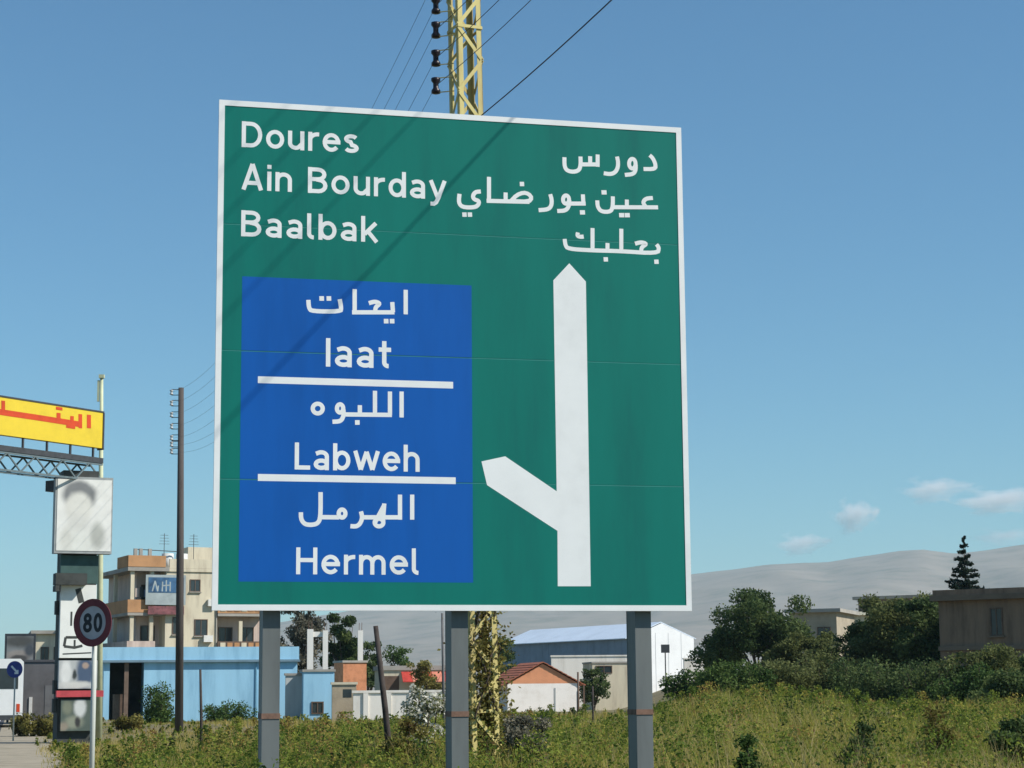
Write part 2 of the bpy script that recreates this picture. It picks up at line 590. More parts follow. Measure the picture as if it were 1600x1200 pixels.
# each word: list of (origin x, origin y, zoom, [open strokes], [closed strokes], [dots]) traced in zoomed pixels
AR = [
 [(870, 225, 9.41, [[(112, 195), (112, 330), (150, 392), (240, 412), (325, 390), (352, 310), (348, 185)], [(348, 300), (600, 300)], [(490, 180), (490, 300)], [(600, 155), (600, 335)],
    [(885, 185), (903, 270), (895, 360), (850, 425), (780, 445), (690, 430)], [(1160, 300), (1160, 390), (1120, 445), (1000, 455)], [(1365, 165), (1410, 205), (1450, 290), (1450, 370), (1275, 368)]],
    [ellz(1110, 290, 48, 72)], [])],
 [(705, 270, 9.41, [[(435, 275), (355, 280), (315, 340), (335, 392), (410, 412), (402, 470), (345, 510), (165, 508), (108, 440), (122, 310)], [(555, 60), (555, 415)], [(520, 412), (1150, 428)], [(800, 290), (800, 410)],
    [(1455, 315), (1480, 400), (1472, 490), (1420, 540), (1285, 550)]], [[(880, 415), (960, 330), (1060, 290), (1140, 310), (1185, 370), (1140, 425)]], [(195, 615), (275, 615), (1040, 165)]),
  (835, 280, 8.0, [[(437, 260), (430, 345), (385, 395), (285, 398)], [(430, 305), (640, 305)], [(605, 190), (612, 310)], [(785, 265), (790, 350), (840, 408), (950, 408), (980, 350), (980, 215)], [(985, 350), (1545, 352)],
    [(1155, 255), (1155, 350)], [(1480, 235), (1395, 240), (1352, 290), (1392, 345)]], [ellz(395, 255, 38, 52)], [(600, 415), (870, 165), (1090, 450), (1160, 450)])],
 [(870, 350, 9.41, [[(115, 220), (125, 310), (165, 366), (510, 388), (930, 398), (1480, 435), (1505, 350), (1465, 300)], [(525, 60), (525, 385)], [(310, 125), (300, 175), (345, 190), (395, 185)], [(745, 280), (745, 390)], [(948, 70), (948, 400)],
    [(1150, 290), (1240, 265), (1325, 292), (1245, 340), (1240, 410)]], [], [(720, 520), (1465, 555)])],
 [(470, 445, 8.889, [[(105, 210), (112, 320), (150, 368), (550, 372), (562, 320), (540, 200)], [(748, 60), (748, 385)], [(712, 382), (1300, 382)], [(945, 255), (1030, 230), (1105, 260), (1035, 312), (1035, 382)], [(1270, 240), (1280, 382)], [(1457, 70), (1457, 410)]],
    [], [(290, 190), (390, 190), (1185, 505), (1268, 505)])],
 [(470, 605, 8.889, [[(592, 310), (595, 400), (555, 475), (440, 480)], [(600, 378), (1265, 385)], [(820, 250), (820, 370)], [(1030, 50), (1030, 375)], [(1238, 60), (1238, 385)], [(1400, 60), (1400, 420)]],
    [ellz(235, 297, 70, 68), ellz(545, 295, 44, 58)], [(785, 490)])],
 [(455, 765, 7.619, [[(350, 30), (350, 335), (315, 405), (240, 422), (160, 412), (117, 355), (115, 270)], [(350, 328), (570, 330)], [(830, 260), (848, 330), (825, 400), (780, 440), (705, 435)], [(850, 330), (1295, 330)],
    [(1108, 165), (1095, 330), (1095, 400)], [(1105, 190), (1040, 310), (1000, 390)], [(1295, 60), (1295, 358)], [(1440, 60), (1440, 358)]], [ellz(605, 285, 40, 48), ellz(1045, 392, 52, 46)], [])],
]
for word in AR:
    mb = MB()
    yy = -.0008
    for ox, oy, sc, opens, closes, dots in word:
        cv = lambda p: on_sign(ox + p[0] / sc, oy + p[1] / sc)
        for st in opens:
            yy -= .00004
            ribbon(mb, [cv(p) for p in soft(st)], .0355, yy)
        for st in closes:
            yy -= .00004
            ribbon(mb, [cv(p) for p in soft(st, 1, True)], .035, yy, closed=True)
        for d in dots:
            yy -= .00004
            ribbon(mb, [cv(p) for p in dotq(d, 32)], .038, yy)
    mb.build('lettering', white, sign)

# posts: I-beams behind the board, with horizontal rails
for pa, pb in (((400, 429), (399, 428)), ((697, 723), (695, 722)), ((982, 1014), (984, 1015))):
    xa = (on_sign(pa[0], 962)[0] + on_sign(pa[1], 962)[0]) / 2 + .06
    hw, d0, d1 = .070, .075, .325
    pst = MB()
    pst.box(xa - hw, xa + hw, d0, d0 + .012, GS - .5, SZ1 - .12)
    pst.box(xa - hw, xa + hw, d1 - .012, d1, GS - .5, SZ1 - .12)
    pst.box(xa - hw + .002, xa - hw + .012, d0 + .012, d1 - .012, GS - .5, SZ1 - .12)
    pst.box(xa + hw - .012, xa + hw - .002, d0 + .012, d1 - .012, GS - .5, SZ1 - .12)
    po = pst.build('post', steel, sign)
    zc = at(600, 1117, 16.2).z
    MB().box(xa - hw - .004, xa + hw + .004, d0 - .006, d1 + .004, zc - .022, zc + .022).build('splice_band', rust, po)
    for zz in (SZ0 + .35, SZ0 + 2.0, SZ1 - .4):
        MB().box(xa - .04, xa + .04, .061, .074, zz - .045, zz + .045).build('clamp', dkst, po)
for zz in (SZ0 + .35, SZ0 + 1.35, SZ0 + 2.0, SZ0 + 2.9, SZ1 - .4):
    MB().box(SX0 + .06, SX1 - .06, .0095, .06, zz - .03, zz + .03).build('rail', steel, sign)

# ================================================================== SPEED LIMIT SIGN
c80 = at(146.5, 973, 27.0)
g80 = ground(c80.x, c80.y)
red = mat('sign_red', (.15, .026, .034), .5, .15, 5)
blackp = mat('black_paint', (.018, .02, .024), .5, .1, 5)
sp = thing('speed_limit_sign', 'round red ringed speed limit sign reading 80 on pale pole', 'road sign', (c80.x, c80.y, g80), R(-27))
zc = c80.z - g80
def disc(r0, r1, y0, y1, z, n=40):
    mb = MB()
    ring = lambda r, y: [(r * math.cos(2 * math.pi * i / n), y, z + r * math.sin(2 * math.pi * i / n)) for i in range(n)]
    if r0 == 0:
        mb.v = ring(r1, y0) + ring(r1, y1)
        mb.f = [tuple(range(n)), tuple(range(2 * n - 1, n - 1, -1))] + [(i, i + n, (i + 1) % n + n, (i + 1) % n) for i in range(n)]
    else:
        mb.v = ring(r0, y0) + ring(r1, y0) + ring(r1, y1) + ring(r0, y1)
        for i in range(n):
            j = (i + 1) % n
            for k in range(4):
                mb.f.append((k * n + i, k * n + j, (k + 1) % 4 * n + j, (k + 1) % 4 * n + i))
    return mb
face = disc(0, .305, -.02, -.012, zc).build('face', mat('dirty_sign_white', (.42, .42, .43), .6, .12, 4), sp)
disc(.225, .322, -.030, -.0205, zc).build('ring', red, sp)
for ch, x0 in (('8', -.155), ('0', .02)):
    latin(ch, x0, x0 + .135, zc - .125, .25, face, blackp, weight=.2, y=-.022, name='digit')
galv = mat('pale_galvanised', (.50, .52, .47), .5, .1, 6, streak=True)
MB().tube([(.0, .03, -.4), (0, .03, zc + .25)], .035, 12).build('pole', galv, sp, True)
MB().box(-.05, .05, -.011, .07, zc - .15, zc - .11).build('clamp', dkst, sp)
MB().box(-.05, .05, -.011, .07, zc + .11, zc + .15).build('clamp', dkst, sp)

# ================================================================== LATTICE POLE AND WIRES
yel = mat('yellow_lattice_paint', (.57, .49, .19), .6, .22, 2.5, col2=(.36, .26, .12), streak=True)
LD = 31.0
lb = foot(751, LD)
ltop = at(724, 0, LD)
lean = Vector(((ltop.x - at(746, 1000, LD).x) / (ltop.z - at(746, 1000, LD).z), 0, 1))
LT = 14.2
lat = thing('lattice_pole', 'yellow steel lattice power pole rising behind the green sign', 'power pole', lb, R(24))
lat.rotation_euler = (0, math.atan(lean.x), 0)
lat.rotation_mode = 'XYZ'
lat.matrix_world = Matrix.Translation(lb) @ Matrix.Rotation(math.atan(lean.x), 4, 'Y') @ Matrix.Rotation(R(24), 4, 'Z')
def half(z):
    return .20 + (.235 - .20) * (1 - z / LT)
for sx in (-1, 1):
    for sy in (-1, 1):
        mb = MB()
        a, b = half(0), half(LT)
        for w in ((.085, .010), (.010, .085)):
            vs = []
            for r, z in ((a, -.6), (b, LT)):
                x0, y0 = sx * r, sy * r
                vs += [(x0, y0, z), (x0 - sx * w[0], y0, z), (x0 - sx * w[0], y0 - sy * w[1], z), (x0, y0 - sy * w[1], z)]
            mb.add(vs, [(0, 1, 2, 3), (7, 6, 5, 4), (0, 4, 5, 1), (1, 5, 6, 2), (2, 6, 7, 3), (3, 7, 4, 0)])
        mb.build('leg', yel, lat)
nseg = 26
seg = LT / nseg
for i in range(nseg):
    z0, z1 = i * seg, (i + 1) * seg
    r0, r1 = half(z0) + .006, half(z1) + .006
    for fi, (ax, ay) in enumerate(((1, 0), (1, 0), (0, 1), (0, 1))):
        sgn = -1 if fi % 2 == 0 else 1
        d = 1 if (i + fi) % 2 == 0 else -1
        if ax: p, q = (-d * r0, sgn * r0, z0), (d * r1, sgn * r1, z1)
        else: p, q = (sgn * r0, -d * r0, z0), (sgn * r1, d * r1, z1)
        MB().bar(p, q, .010, .058).build('brace', yel, lat)
        if i % 4 == 2:
            if ax: p, q = (-r0, sgn * (r0 + .008), z0), (r0, sgn * (r0 + .008), z0)
            else: p, q = (sgn * (r0 + .008), -r0, z0), (sgn * (r0 + .008), r0, z0)
            MB().bar(p, q, .010, .05).build('cross_bar', yel, lat)
ceram = mat('dark_insulator', (.022, .016, .022), .35, .2, 8)
wirem = mat('wire', (.028, .03, .036), .6, .1, 5)
Mi = lat.matrix_world.inverted()
ins_w = []
def spool(mb, c, r=.045, hh=.14, n=10):
    prof = [(-.52, .55), (-.48, 1), (-.3, 1), (-.15, .6), (.15, .6), (.3, 1), (.48, 1), (.52, .55)]
    mb.tube([(c[0], c[1], c[2] + a * hh) for a, _ in prof], [r * b for _, b in prof], n)
for py in (-35, 9, 47, 91, 134, 200, 236):
    wp = at(681, py, LD)
    ins_w.append(wp)
    lp = Mi @ wp
    mb = MB()
    spool(mb, lp, .075, .26)
    io = mb.build('insulator', ceram, lat, True)
    mb = MB()
    for dz in (-.12, .12):
        mb.bar((lp.x - .03, lp.y, lp.z + dz), (-half(lp.z), lp.y * .3 - .06, lp.z + dz), .02, .012)
    mb.bar((lp.x, lp.y, lp.z - .13), (lp.x, lp.y, lp.z + .13), .016)
    mb.build('bracket', yel, io)

# second pole of the line, dark, farther along the road
D2 = 76.0
p2 = foot(281, D2)
woodp = mat('dark_pole', (.075, .065, .06), .85, .25, 3, streak=True)
pole2 = thing('utility_pole', 'tall dark utility pole with insulators standing in front of the blue building', 'power pole', p2)
t2 = at(283, 606, D2)
MB().tube([(0, 0, -.8), ((t2.x - p2.x) * .5, 0, (t2.z - p2.z) * .5), (t2.x - p2.x, 0, t2.z - p2.z)], [.165, .14, .105], 12).build('shaft', woodp, pole2, True)
palei = mat('pale_insulator', (.45, .47, .47), .4, .1, 8)
ins2 = []
for py in (613, 630, 648, 666, 684, 694, 705):
    wp = at(268, py, D2)
    ins2.append(wp)
    lp = wp - p2
    mb = MB()
    spool(mb, lp, .07, .18)
    io = mb.build('insulator', palei, pole2, True)
    MB().bar((lp.x, lp.y, lp.z + .11), (t2.x - p2.x, 0, lp.z + .11), .025).bar((lp.x, lp.y, lp.z - .11), (t2.x - p2.x, 0, lp.z - .11), .025).build('bracket', dkst, io)

def wire(a, b, sag, r, label, n=40, group=None):
    a, b = Vector(a), Vector(b)
    pts = []
    for i in range(n + 1):
        t = i / n
        p = a.lerp(b, t)
        p.z -= 4 * sag * t * (1 - t)
        pts.append(p - a)
    o = MB().tube(pts, r, 6).build('overhead_wire', wirem, None, True)
    o.location = a
    return tag(o, label, 'wire', group)
ordw = ['topmost, starting above the picture', 'second', 'third', 'fourth', 'fifth', 'sixth, hidden by the sign', 'lowest and thickest']
back = Vector((11.4, -45.5, 0))
for i, wp in enumerate(ins_w):
    th = .0055 if i < 5 else .0085
    if i in (1, 5): th = .005
    wire(wp, ins2[i], 1.45, .0035, 'thin overhead wire from lattice pole towards dark pole, %s from the top' % ordw[i].split(',')[0] if i < 6 else 'lowest overhead wire from lattice pole towards dark pole, behind the green sign', group='wires between the two power poles')
    if i == 5: continue
    wire(wp, wp + back + Vector((0, 0, .3)), (1.72, 1.72, 1.72, 1.68, 1.62, 1.5, 1.42)[i], th, 'overhead wire running up to the right from lattice pole, %s' % ordw[i], group='wires running towards the viewer')

# ================================================================== BILLBOARD PYLON
PD = 66.0
pb = foot(121, PD)
mpp = PD / F
def PZ(py): return at(121, py, PD).z - pb.z
def PX(px): return (px - 121) * mpp
pyl = thing('billboard_pylon', 'tall roadside billboard pylon with pale portrait poster below a long yellow board', 'billboard', pb, R(22))
pgreen = mat('pylon_green', (.05, .10, .09), .7, .2, 2)
pdark = mat('pylon_dark', (.055, .06, .055), .75, .25, 2)
posterw = mat('poster_white', (.74, .75, .70), .6, .07, 1.4)
posterg = mat('poster_grey', (.30, .31, .30), .6, .25, 2.2)
postern = mat('poster_navy', (.12, .17, .24), .6, .4, 3)
posterr = mat('poster_red', (.45, .06, .07), .6, .2, 3)
yellow = mat('board_yellow', (.66, .49, .035), .5, .08, 1.2)
redink = mat('board_red', (.55, .06, .015), .5, .12, 2)
MB().box(PX(92), PX(147), .12, .95, -.5, PZ(735)).build('column', pdark, pyl)
fr = MB().box(PX(77), PX(166), -.32, .11, PZ(866), PZ(747)).build('portrait_panel', mat('panel_edge', (.32, .34, .33), .6, .1, 3), pyl)
E_ = lambda px, py, rx, rz, c, so_=.25: (PX(px), PZ(py), rx * mpp, rz * mpp, c, so_)
pm = printmat('portrait_print', (.86, .86, .80), [E_(114, 775, 26, 22, (.24, .25, .25)), E_(113, 796, 21, 25, (.80, .79, .71)),
    E_(112, 822, 17, 16, (.72, .72, .66), .5), E_(112, 852, 34, 22, (.80, .81, .74), .4), E_(143, 838, 11, 20, (.50, .51, .46), .5), E_(96, 845, 9, 18, (.70, .70, .63), .5)])
MB().box(PX(80), PX(164), -.334, -.322, PZ(862), PZ(751)).build('poster', pm, fr)
MB().box(PX(90), PX(148), -.05, .119, PZ(912), PZ(868)).build('sign_box', pgreen, pyl)
MB().box(PX(80), PX(128), -.45, .118, PZ(915), PZ(897)).box(PX(80), PX(86), -.45, .118, PZ(925), PZ(916)).build('awning', pdark, pyl)
pw = MB().box(PX(91), PX(146), -.10, .118, PZ(1028), PZ(914)).build('poster_panel', posterw, pyl)
ink = MB()
for pts, w in (([(117, 920), (123, 942)], 9), ([(108, 956), (108, 978)], 3), ([(100, 996), (118, 996)], 4), ([(100, 996), (98, 1010)], 4), ([(98, 1010), (114, 1012), (126, 1009)], 4), ([(114, 1000), (114, 1010)], 3), ([(96, 1022), (140, 1020)], 2)):
    ink = MB()
    ribbon(ink, [(PX(a), PZ(b)) for a, b in pts], w * mpp, -.104)
    ink.build('print', pdark, pw)
pm2 = printmat('poster_group_print', (.46, .48, .47), [E_(131, 1050, 13, 26, (.08, .12, .19), .3), E_(102, 1050, 8, 20, (.72, .73, .70), .4), E_(131, 1040, 5, 5, (.42, .32, .26), .4), E_(115, 1054, 3, 7, (.05, .06, .06), .5), E_(118, 1070, 26, 5, (.62, .62, .58), .5)])
pw2 = MB().box(PX(91), PX(150), -.09, .118, PZ(1076), PZ(1032)).build('poster_panel', pm2, pyl)
MB().box(PX(88), PX(160), -.14, .10, PZ(1089), PZ(1079)).build('red_shelf', posterr, pyl)
pm3 = printmat('poster_lower_print', (.10, .13, .11), [E_(125, 1106, 9, 15, (.62, .64, .62), .4), E_(106, 1106, 7, 10, (.20, .22, .16), .5), E_(116, 1128, 14, 9, (.27, .29, .22), .5), E_(122, 1128, 4, 8, (.05, .05, .05), .5), E_(100, 1135, 8, 6, (.30, .26, .2), .5)])
pw3 = MB().box(PX(96), PX(146), -.06, .118, PZ(1142), PZ(1093)).build('poster_panel', pm3, pyl)
for zz in (1, 1.6, 4.2, 5.0):
    MB().box(PX(86), PX(91), .2, .5, zz, zz + .45).build('meter_box', pdark, pyl)

# long yellow board on a truss, turned to the road
yb = at(161, 668, PD + .6)
ang = R(90 - 33)                       # direction of the board seen from above
yz0, yz1 = at(161, 697, PD).z, at(161, 641, PD).z
YBo = Vector((yb.x, yb.y, pb.z))
ybd = thing('yellow_billboard', 'long yellow billboard with red lettering on a steel truss above the pylon', 'billboard', YBo, ang)
LB = 8.5
z0, z1 = yz0 - pb.z, yz1 - pb.z
bf = MB().box(-LB, 0, .02, .24, z0, z1).build('board', yellow, ybd)
MB().box(-LB - .05, .05, .0, .26, z1, z1 + .05).build('frame', dkst, ybd)
MB().box(.002, .06, -.01, .26, z0 - .05, z1 - .002).build('frame', dkst, ybd)
def onY(px, py):
    n = Vector((math.sin(ang), -math.cos(ang), 0))
    u = Vector((math.cos(ang), math.sin(ang), 0))
    d = ray(px, py)
    p = CAMP + d * ((YBo - CAMP).dot(n) / d.dot(n))
    return ((p - YBo).dot(u), p.z - pb.z)
ink = MB()
yy = .014
for st, w in (([(-60, 634), (0, 643.5), (60, 652.5), (126, 663)], .19), ([(126, 647), (126, 669)], .17), ([(139.5, 648), (139.5, 669)], .19), ([(92, 645), (92, 656)], .18), ([(113, 650), (113, 660)], .16), ([(104, 665), (118, 667)], .14),
              ([(88, 637.5), (98, 639)], .10), ([(5.5, 626), (5.5, 642)], .16), ([(-30, 620), (-30, 640)], .16), ([(-90, 622), (-60, 636)], .16)):
    yy -= .0004
    ribbon(ink, [onY(*p) for p in st], w, yy)
ink.build('lettering', redink, ybd)
for i in range(8):
    x = -.35 - i * 1.05
    MB().box(x - .03, x + .03, .06, .12, z0 - .34, z0).build('hanger', dkst, ybd)
MB().box(-LB, .0, -.05, .35, z0 - .52, z0 - .34).build('catwalk', dkst, ybd)
tc_, bc_ = z0 - .56, z0 - 1.12
tsteel = mat('truss_steel', (.12, .16, .17), .6, .2, 4)
for yy in (.0, .55):
    MB().bar((-LB, yy, bc_), (.0, yy, bc_), .06).build('chord', tsteel, ybd)
    MB().bar((-LB, yy, tc_), (.0, yy, tc_), .06).build('chord', tsteel, ybd)
    n = 14
    for i in range(n):
        xa, xb = -LB + LB * i / n, -LB + LB * (i + 1) / n
        a, b = (tc_, bc_) if i % 2 else (bc_, tc_)
        MB().bar((xa, yy, a), (xb, yy, b), .045).build('web', tsteel, ybd)
MB().box(-1.5, -.1, .35, 1.1, bc_ - .40, bc_ - .04).build('column_cap', dkst, ybd)

# pale mast beside the pylon
mp_ = foot(156, 69)
mast = thing('lamp_post', 'thin pale yellowish mast rising beside the billboard pylon', 'lamp post', mp_)
zt = at(159, 590, 69).z - mp_.z
xt = at(159, 590, 69).x - mp_.x
palem = mat('pale_mast', (.50, .53, .34), .6, .12, 3)
MB().tube([(0, 0, -.4), (xt * .5, 0, zt * .5), (xt, 0, zt)], [.13, .10, .055], 12).build('shaft', palem, mast, True)
MB().box(xt - .09, xt + .09, -.09, .09, zt - .02, zt + .10).box(xt - .14, xt - .07, -.05, .05, zt - .85, zt - .1).build('head', palem, mast)

# blue round sign on thin pole
bs = foot(22, 70)
bsz = at(22, 1046, 70).z - bs.z
bls = thing('mandatory_sign', 'small round blue road sign on a thin pole at far left', 'road sign', bs, R(-10))
f = disc(0, .29, -.02, 0, bsz).build('face', mat('road_sign_blue', (.05, .07, .27), .5, .15, 5), bls)
mb = MB()
ribbon(mb, [(-.12, bsz + .12), (.12, bsz - .12)], .07, -.024)
ribbon(mb, [(.12, bsz - .02), (.12, bsz - .13), (.0, bsz - .13)], .06, -.0244)
mb.build('arrow', white, f)
MB().tube([(0, .03, -.3), (0, .03, bsz + .2)], .03, 8).build('pole', galv, bls, True)

# ================================================================== BUILDINGS
def opening(parent, x0, x1, z0, z1, y, glass, framem, dep=.16, sill=None, bars=True, nm='window'):
    """window on a wall whose outside is at y: dark pane set back behind a projecting frame"""
    w = MB()
    t = .06
    w.box(x0 - t, x0, y - .05, y + .02, z0 - t, z1 + t).box(x1, x1 + t, y - .05, y + .02, z0 - t, z1 + t)
    w.box(x0, x1, y - .05, y + .02, z1, z1 + t).box(x0, x1, y - .05, y + .02, z0 - t, z0)
    if bars:
        w.box((x0 + x1) / 2 - .025, (x0 + x1) / 2 + .025, y - .04, y + .015, z0, z1)
    wo = w.build(nm, framem, parent)
    MB().box(x0, x1, y - .012, y + .01, z0, z1).build('pane', glass, wo)
    if sill:
        MB().box(x0 - .12, x1 + .12, y - .14, y - .002, z0 - t - .07, z0 - t - .001).build('sill', sill, wo)
    return wo
cream = mat('cream_render', (.60, .54, .40), .9, .12, 1.5, col2=(.40, .34, .25), bump=.15, streak=True)
pinkw = mat('pinkish_render', (.58, .47, .40), .9, .14, 1.5, col2=(.38, .30, .26), bump=.15, streak=True)
ochre = mat('ochre_render', (.46, .25, .12), .9, .14, .8, bump=.15)
concr = mat('concrete', (.34, .32, .28), .9, .16, .7, bump=.2)
dglass = mat('dark_glass', (.03, .04, .045), .15, .2, 1.5, spec=.6)
brownf = mat('brown_frame', (.13, .085, .06), .7, .2, 3)
whitef = mat('white_frame', (.68, .67, .62), .6, .08, 3)

bluecloth = mat('blue_cloth', (.12, .18, .32), .9, .2, 3)
# ---- apartment block
ab = foot(200, 148)
ARZ = R(25)
apt = thing('apartment_building', 'cream apartment block with ochre balconies and a hung blue advert behind the blue building', 'building', (ab.x, ab.y, 0), ARZ)
def AZ(py): return at(200, py, 148).z
AL, AD = 10.6, 10.5
zr, z3, z2 = AZ(892), AZ(957), AZ(1022)
# core walls set back behind the left balconies, flush on the right
MB().box(2.7, 6.7, 0, AD, -1, zr).build('wall', cream, apt)
MB().box(.9, 2.699, 1.7, AD, -1, zr).build('wall', pinkw, apt)
MB().box(6.701, AL, 1.5, AD, -1, zr - .35).build('wall', pinkw, apt)
MB().box(-.25, 2.9, -.25, AD + .2, zr + .001, zr + .30).build('roof_slab', concr, apt)
MB().box(2.901, 6.8, -.1, AD + .2, zr + .001, zr + .25).build('roof_slab', cream, apt)
MB().box(-.25, 2.6, -.28, -.1, zr + .31, zr + 1.15).box(-.28, -.1, -.08, 3.0, zr + .31, zr + 1.15).build('parapet', ochre, apt)
MB().box(2.95, 6.75, -.08, .1, zr + .26, zr + .95).build('parapet', cream, apt)
for zf in (z3, z2, z2 - 3.1):
    MB().box(-.2, 2.698, -.2, 1.699, zf - .22, zf).box(-.2, .898, 1.70, AD * .8, zf - .22, zf).build('balcony_slab', concr, apt)
    MB().box(-.22, 1.9, -.22, -.08, zf + .001, zf + .95).box(-.22, -.08, -.079, AD * .75, zf + .001, zf + .95).build('balcony_front', ochre if zf != z2 else pinkw, apt)
    MB().box(6.702, AL + .1, -.2, 1.499, zf - .22, zf).build('balcony_slab', concr, apt)
    MB().box(6.702, AL + .1, -.22, -.08, zf + .001, zf + .95).build('balcony_front', ochre if zf == z3 else brownf, apt)
for zb_, zt_ in ((z3 + .001, zr), (z2 + .001, z3 - .221), (z2 - 3.1, z2 - .221)):
    for (x, y) in ((.02, -.05), (1.5, -.05), (.02, 5.0), (8.4, -.05), (10.4, -.05)):
        MB().box(x - .0, x + .28, y, y + .28, zb_, zt_ - (.36 if x > 5 else 0)).build('column', cream, apt)
    opening(apt, 1.3, 2.3, zb_ + .05, zb_ + 2.1, 1.70, dglass, brownf, nm='balcony_door')
    opening(apt, 7.3, 8.3, zb_ + .05, zb_ + 2.0, 1.50, dglass, brownf, nm='balcony_door')
    opening(apt, 9.0, 10.0, zb_ + .9, zb_ + 2.0, 1.50, dglass, brownf)
opening(apt, 4.6, 5.3, AZ(922), AZ(905), 0, dglass, brownf, sill=concr)
opening(apt, 3.3, 4.0, AZ(990), AZ(965), 0, dglass, brownf, sill=concr)
opening(apt, 5.0, 5.9, AZ(992), AZ(968), 0, dglass, brownf, sill=concr)
MB().box(5.2, 7.2, 3, 6, zr + .26, zr + 2.1).build('stair_tower', cream, apt)
tank = mat('water_tank', (.55, .55, .52), .6, .1, 2)
for x in (3.4, 4.5):
    MB().tube([(x, 2.2, zr + .26), (x, 2.2, zr + 1.5)], .45, 14).build('water_tank', tank, apt, True)
for x in (.5, .9, 1.6):
    MB().box(x, x + .25, 1, 1.25, zr + .31, zr + 1.75).build('roof_stub', concr, apt)
MB().bar((.6, 1.1, zr + 1.7), (4.5, 1.6, zr + 1.6), .06).build('pipe', dkst, apt)
for (x, y, z) in ((2.95, 0, AZ(930)), (5.9, 0, AZ(946)), (8.55, 1.5, z3 + 2.0), (5.6, 0, AZ(1003))):
    MB().box(x, x + .7, y - .34, y - .001, z, z + .5).build('air_conditioner', whitef, apt)
for x in (3.0, 5.3):
    mb = MB().bar((x, 1.8, zr + .26), (x, 1.8, zr + 3.0), .04)
    for k in range(4):
        mb.bar((x - .4 + k * .03, 1.8, zr + 2.2 + k * .22), (x + .4 - k * .03, 1.8, zr + 2.2 + k * .22), .025)
    mb.build('antenna', dkst, apt)
for zf in (z3, z2):
    for k in range(7):
        MB().box(6.9 + k * .55, 7.3 + k * .55, -.26, -.221, zf + .15, zf + .85).build('balcony_infill', ochre if k % 3 else cream, apt)
for k in range(5):
    x = .1 + k * .32
    MB().box(x, x + .22, .05, .08, z3 + 1.15, z3 + 1.15 + .55 + .1 * (k % 3)).build('hanging_laundry', (whitef, pinkw, dkst, bluecloth, whitef)[k], apt)
MB().tube([(6.62, -.06, z2 - 3), (6.62, -.06, zr)], .05, 8).build('down_pipe', concr, apt)
adblue = mat('advert_blue', (.05, .13, .24), .5, .5, .9, col2=(.015, .03, .06))
adgrey = mat('advert_grey', (.33, .38, .38), .5, .15, 1.5)
px0, px1 = 1.05, 4.1
ad = thing('advert_banner', 'blue advert banner hanging on the front of the apartment block', 'banner', (ab.x, ab.y, 0), ARZ)
MB().box(px0, px1, -.47, -.42, AZ(945), AZ(898)).build('frame', adgrey, ad)
MB().box(px0 + .2, px1 - .15, -.485, -.475, AZ(926), AZ(902)).build('print', adblue, ad)
mb = MB()
zA = AZ(915)
for k, (xa, xb, zt_) in enumerate(((1.55, 1.75, .35), (1.95, 1.75, .35), (1.95, 2.0, .0), (2.3, 2.32, .3), (2.6, 2.6, .42), (2.9, 2.9, .3), (3.4, 3.42, .35))):
    ribbon(mb, [(xa, zA - .42), (xb, zA + zt_)], .10, -.487 - k * .0004)
ribbon(mb, [(2.3, zA), (2.9, zA + .05)], .09, -.491)
mb.build('lettering', adgrey, ad)
MB().box(px0 + .2, px1 - .1, -.478, -.422, AZ(960), AZ(947)).build('lower_strip', mat('advert_maroon', (.20, .075, .08), .6, .5, 2.5, col2=(.05, .03, .03)), ad)

# ---- blue one-storey building
bb = foot(163, 104)
bluew = mat('pale_blue_render', (.31, .56, .72), .85, .09, 1.4, col2=(.22, .43, .58), bump=.15, streak=True)
BRZ = R(13)
blb = thing('blue_building', 'long flat roofed pale blue building with dark open bays at its left end', 'building', (bb.x, bb.y, 0), BRZ)
def BZ(py): return at(200, py, 104).z
BL = 10.0
zt = BZ(1011)
zl = BZ(1032)
shade = mat('shaded_interior', (.06, .055, .05), .9, .3, 1.5)  # shade inside the open bays put into the back wall's colour
MB().box(2.0, BL, .0, 6, -.6, zl - .1).build('wall', bluew, blb)
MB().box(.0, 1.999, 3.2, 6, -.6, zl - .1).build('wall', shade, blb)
MB().box(-.05, .25, .02, 3.199, -.6, zl - .1).build('wall', bluew, blb)
MB().box(1.0, 1.22, .04, .26, -.6, zl - .1).build('pillar', mat('brown_pillar', (.17, .12, .09), .9, .2, 2), blb)
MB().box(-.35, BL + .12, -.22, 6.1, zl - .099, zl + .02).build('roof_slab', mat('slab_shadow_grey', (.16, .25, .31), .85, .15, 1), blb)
MB().box(-.3, BL + .08, -.10, 6.05, zl + .021, zt).build('parapet', bluew, blb)
MB().box(.45, .95, .5, .9, -.2, 1.6).build('stored_crate', brownf, blb)
MB().box(8.35, 8.6, -.03, .05, .9, 1.9).build('meter_cabinet', mat('teal_cabinet', (.06, .14, .18), .6, .15, 3), blb)
MB().box(BL - 2.2, BL - 2.14, -.06, -.001, .2, zl - .12).build('down_pipe', mat('pipe_blue', (.17, .36, .48), .6, .1, 3), blb)

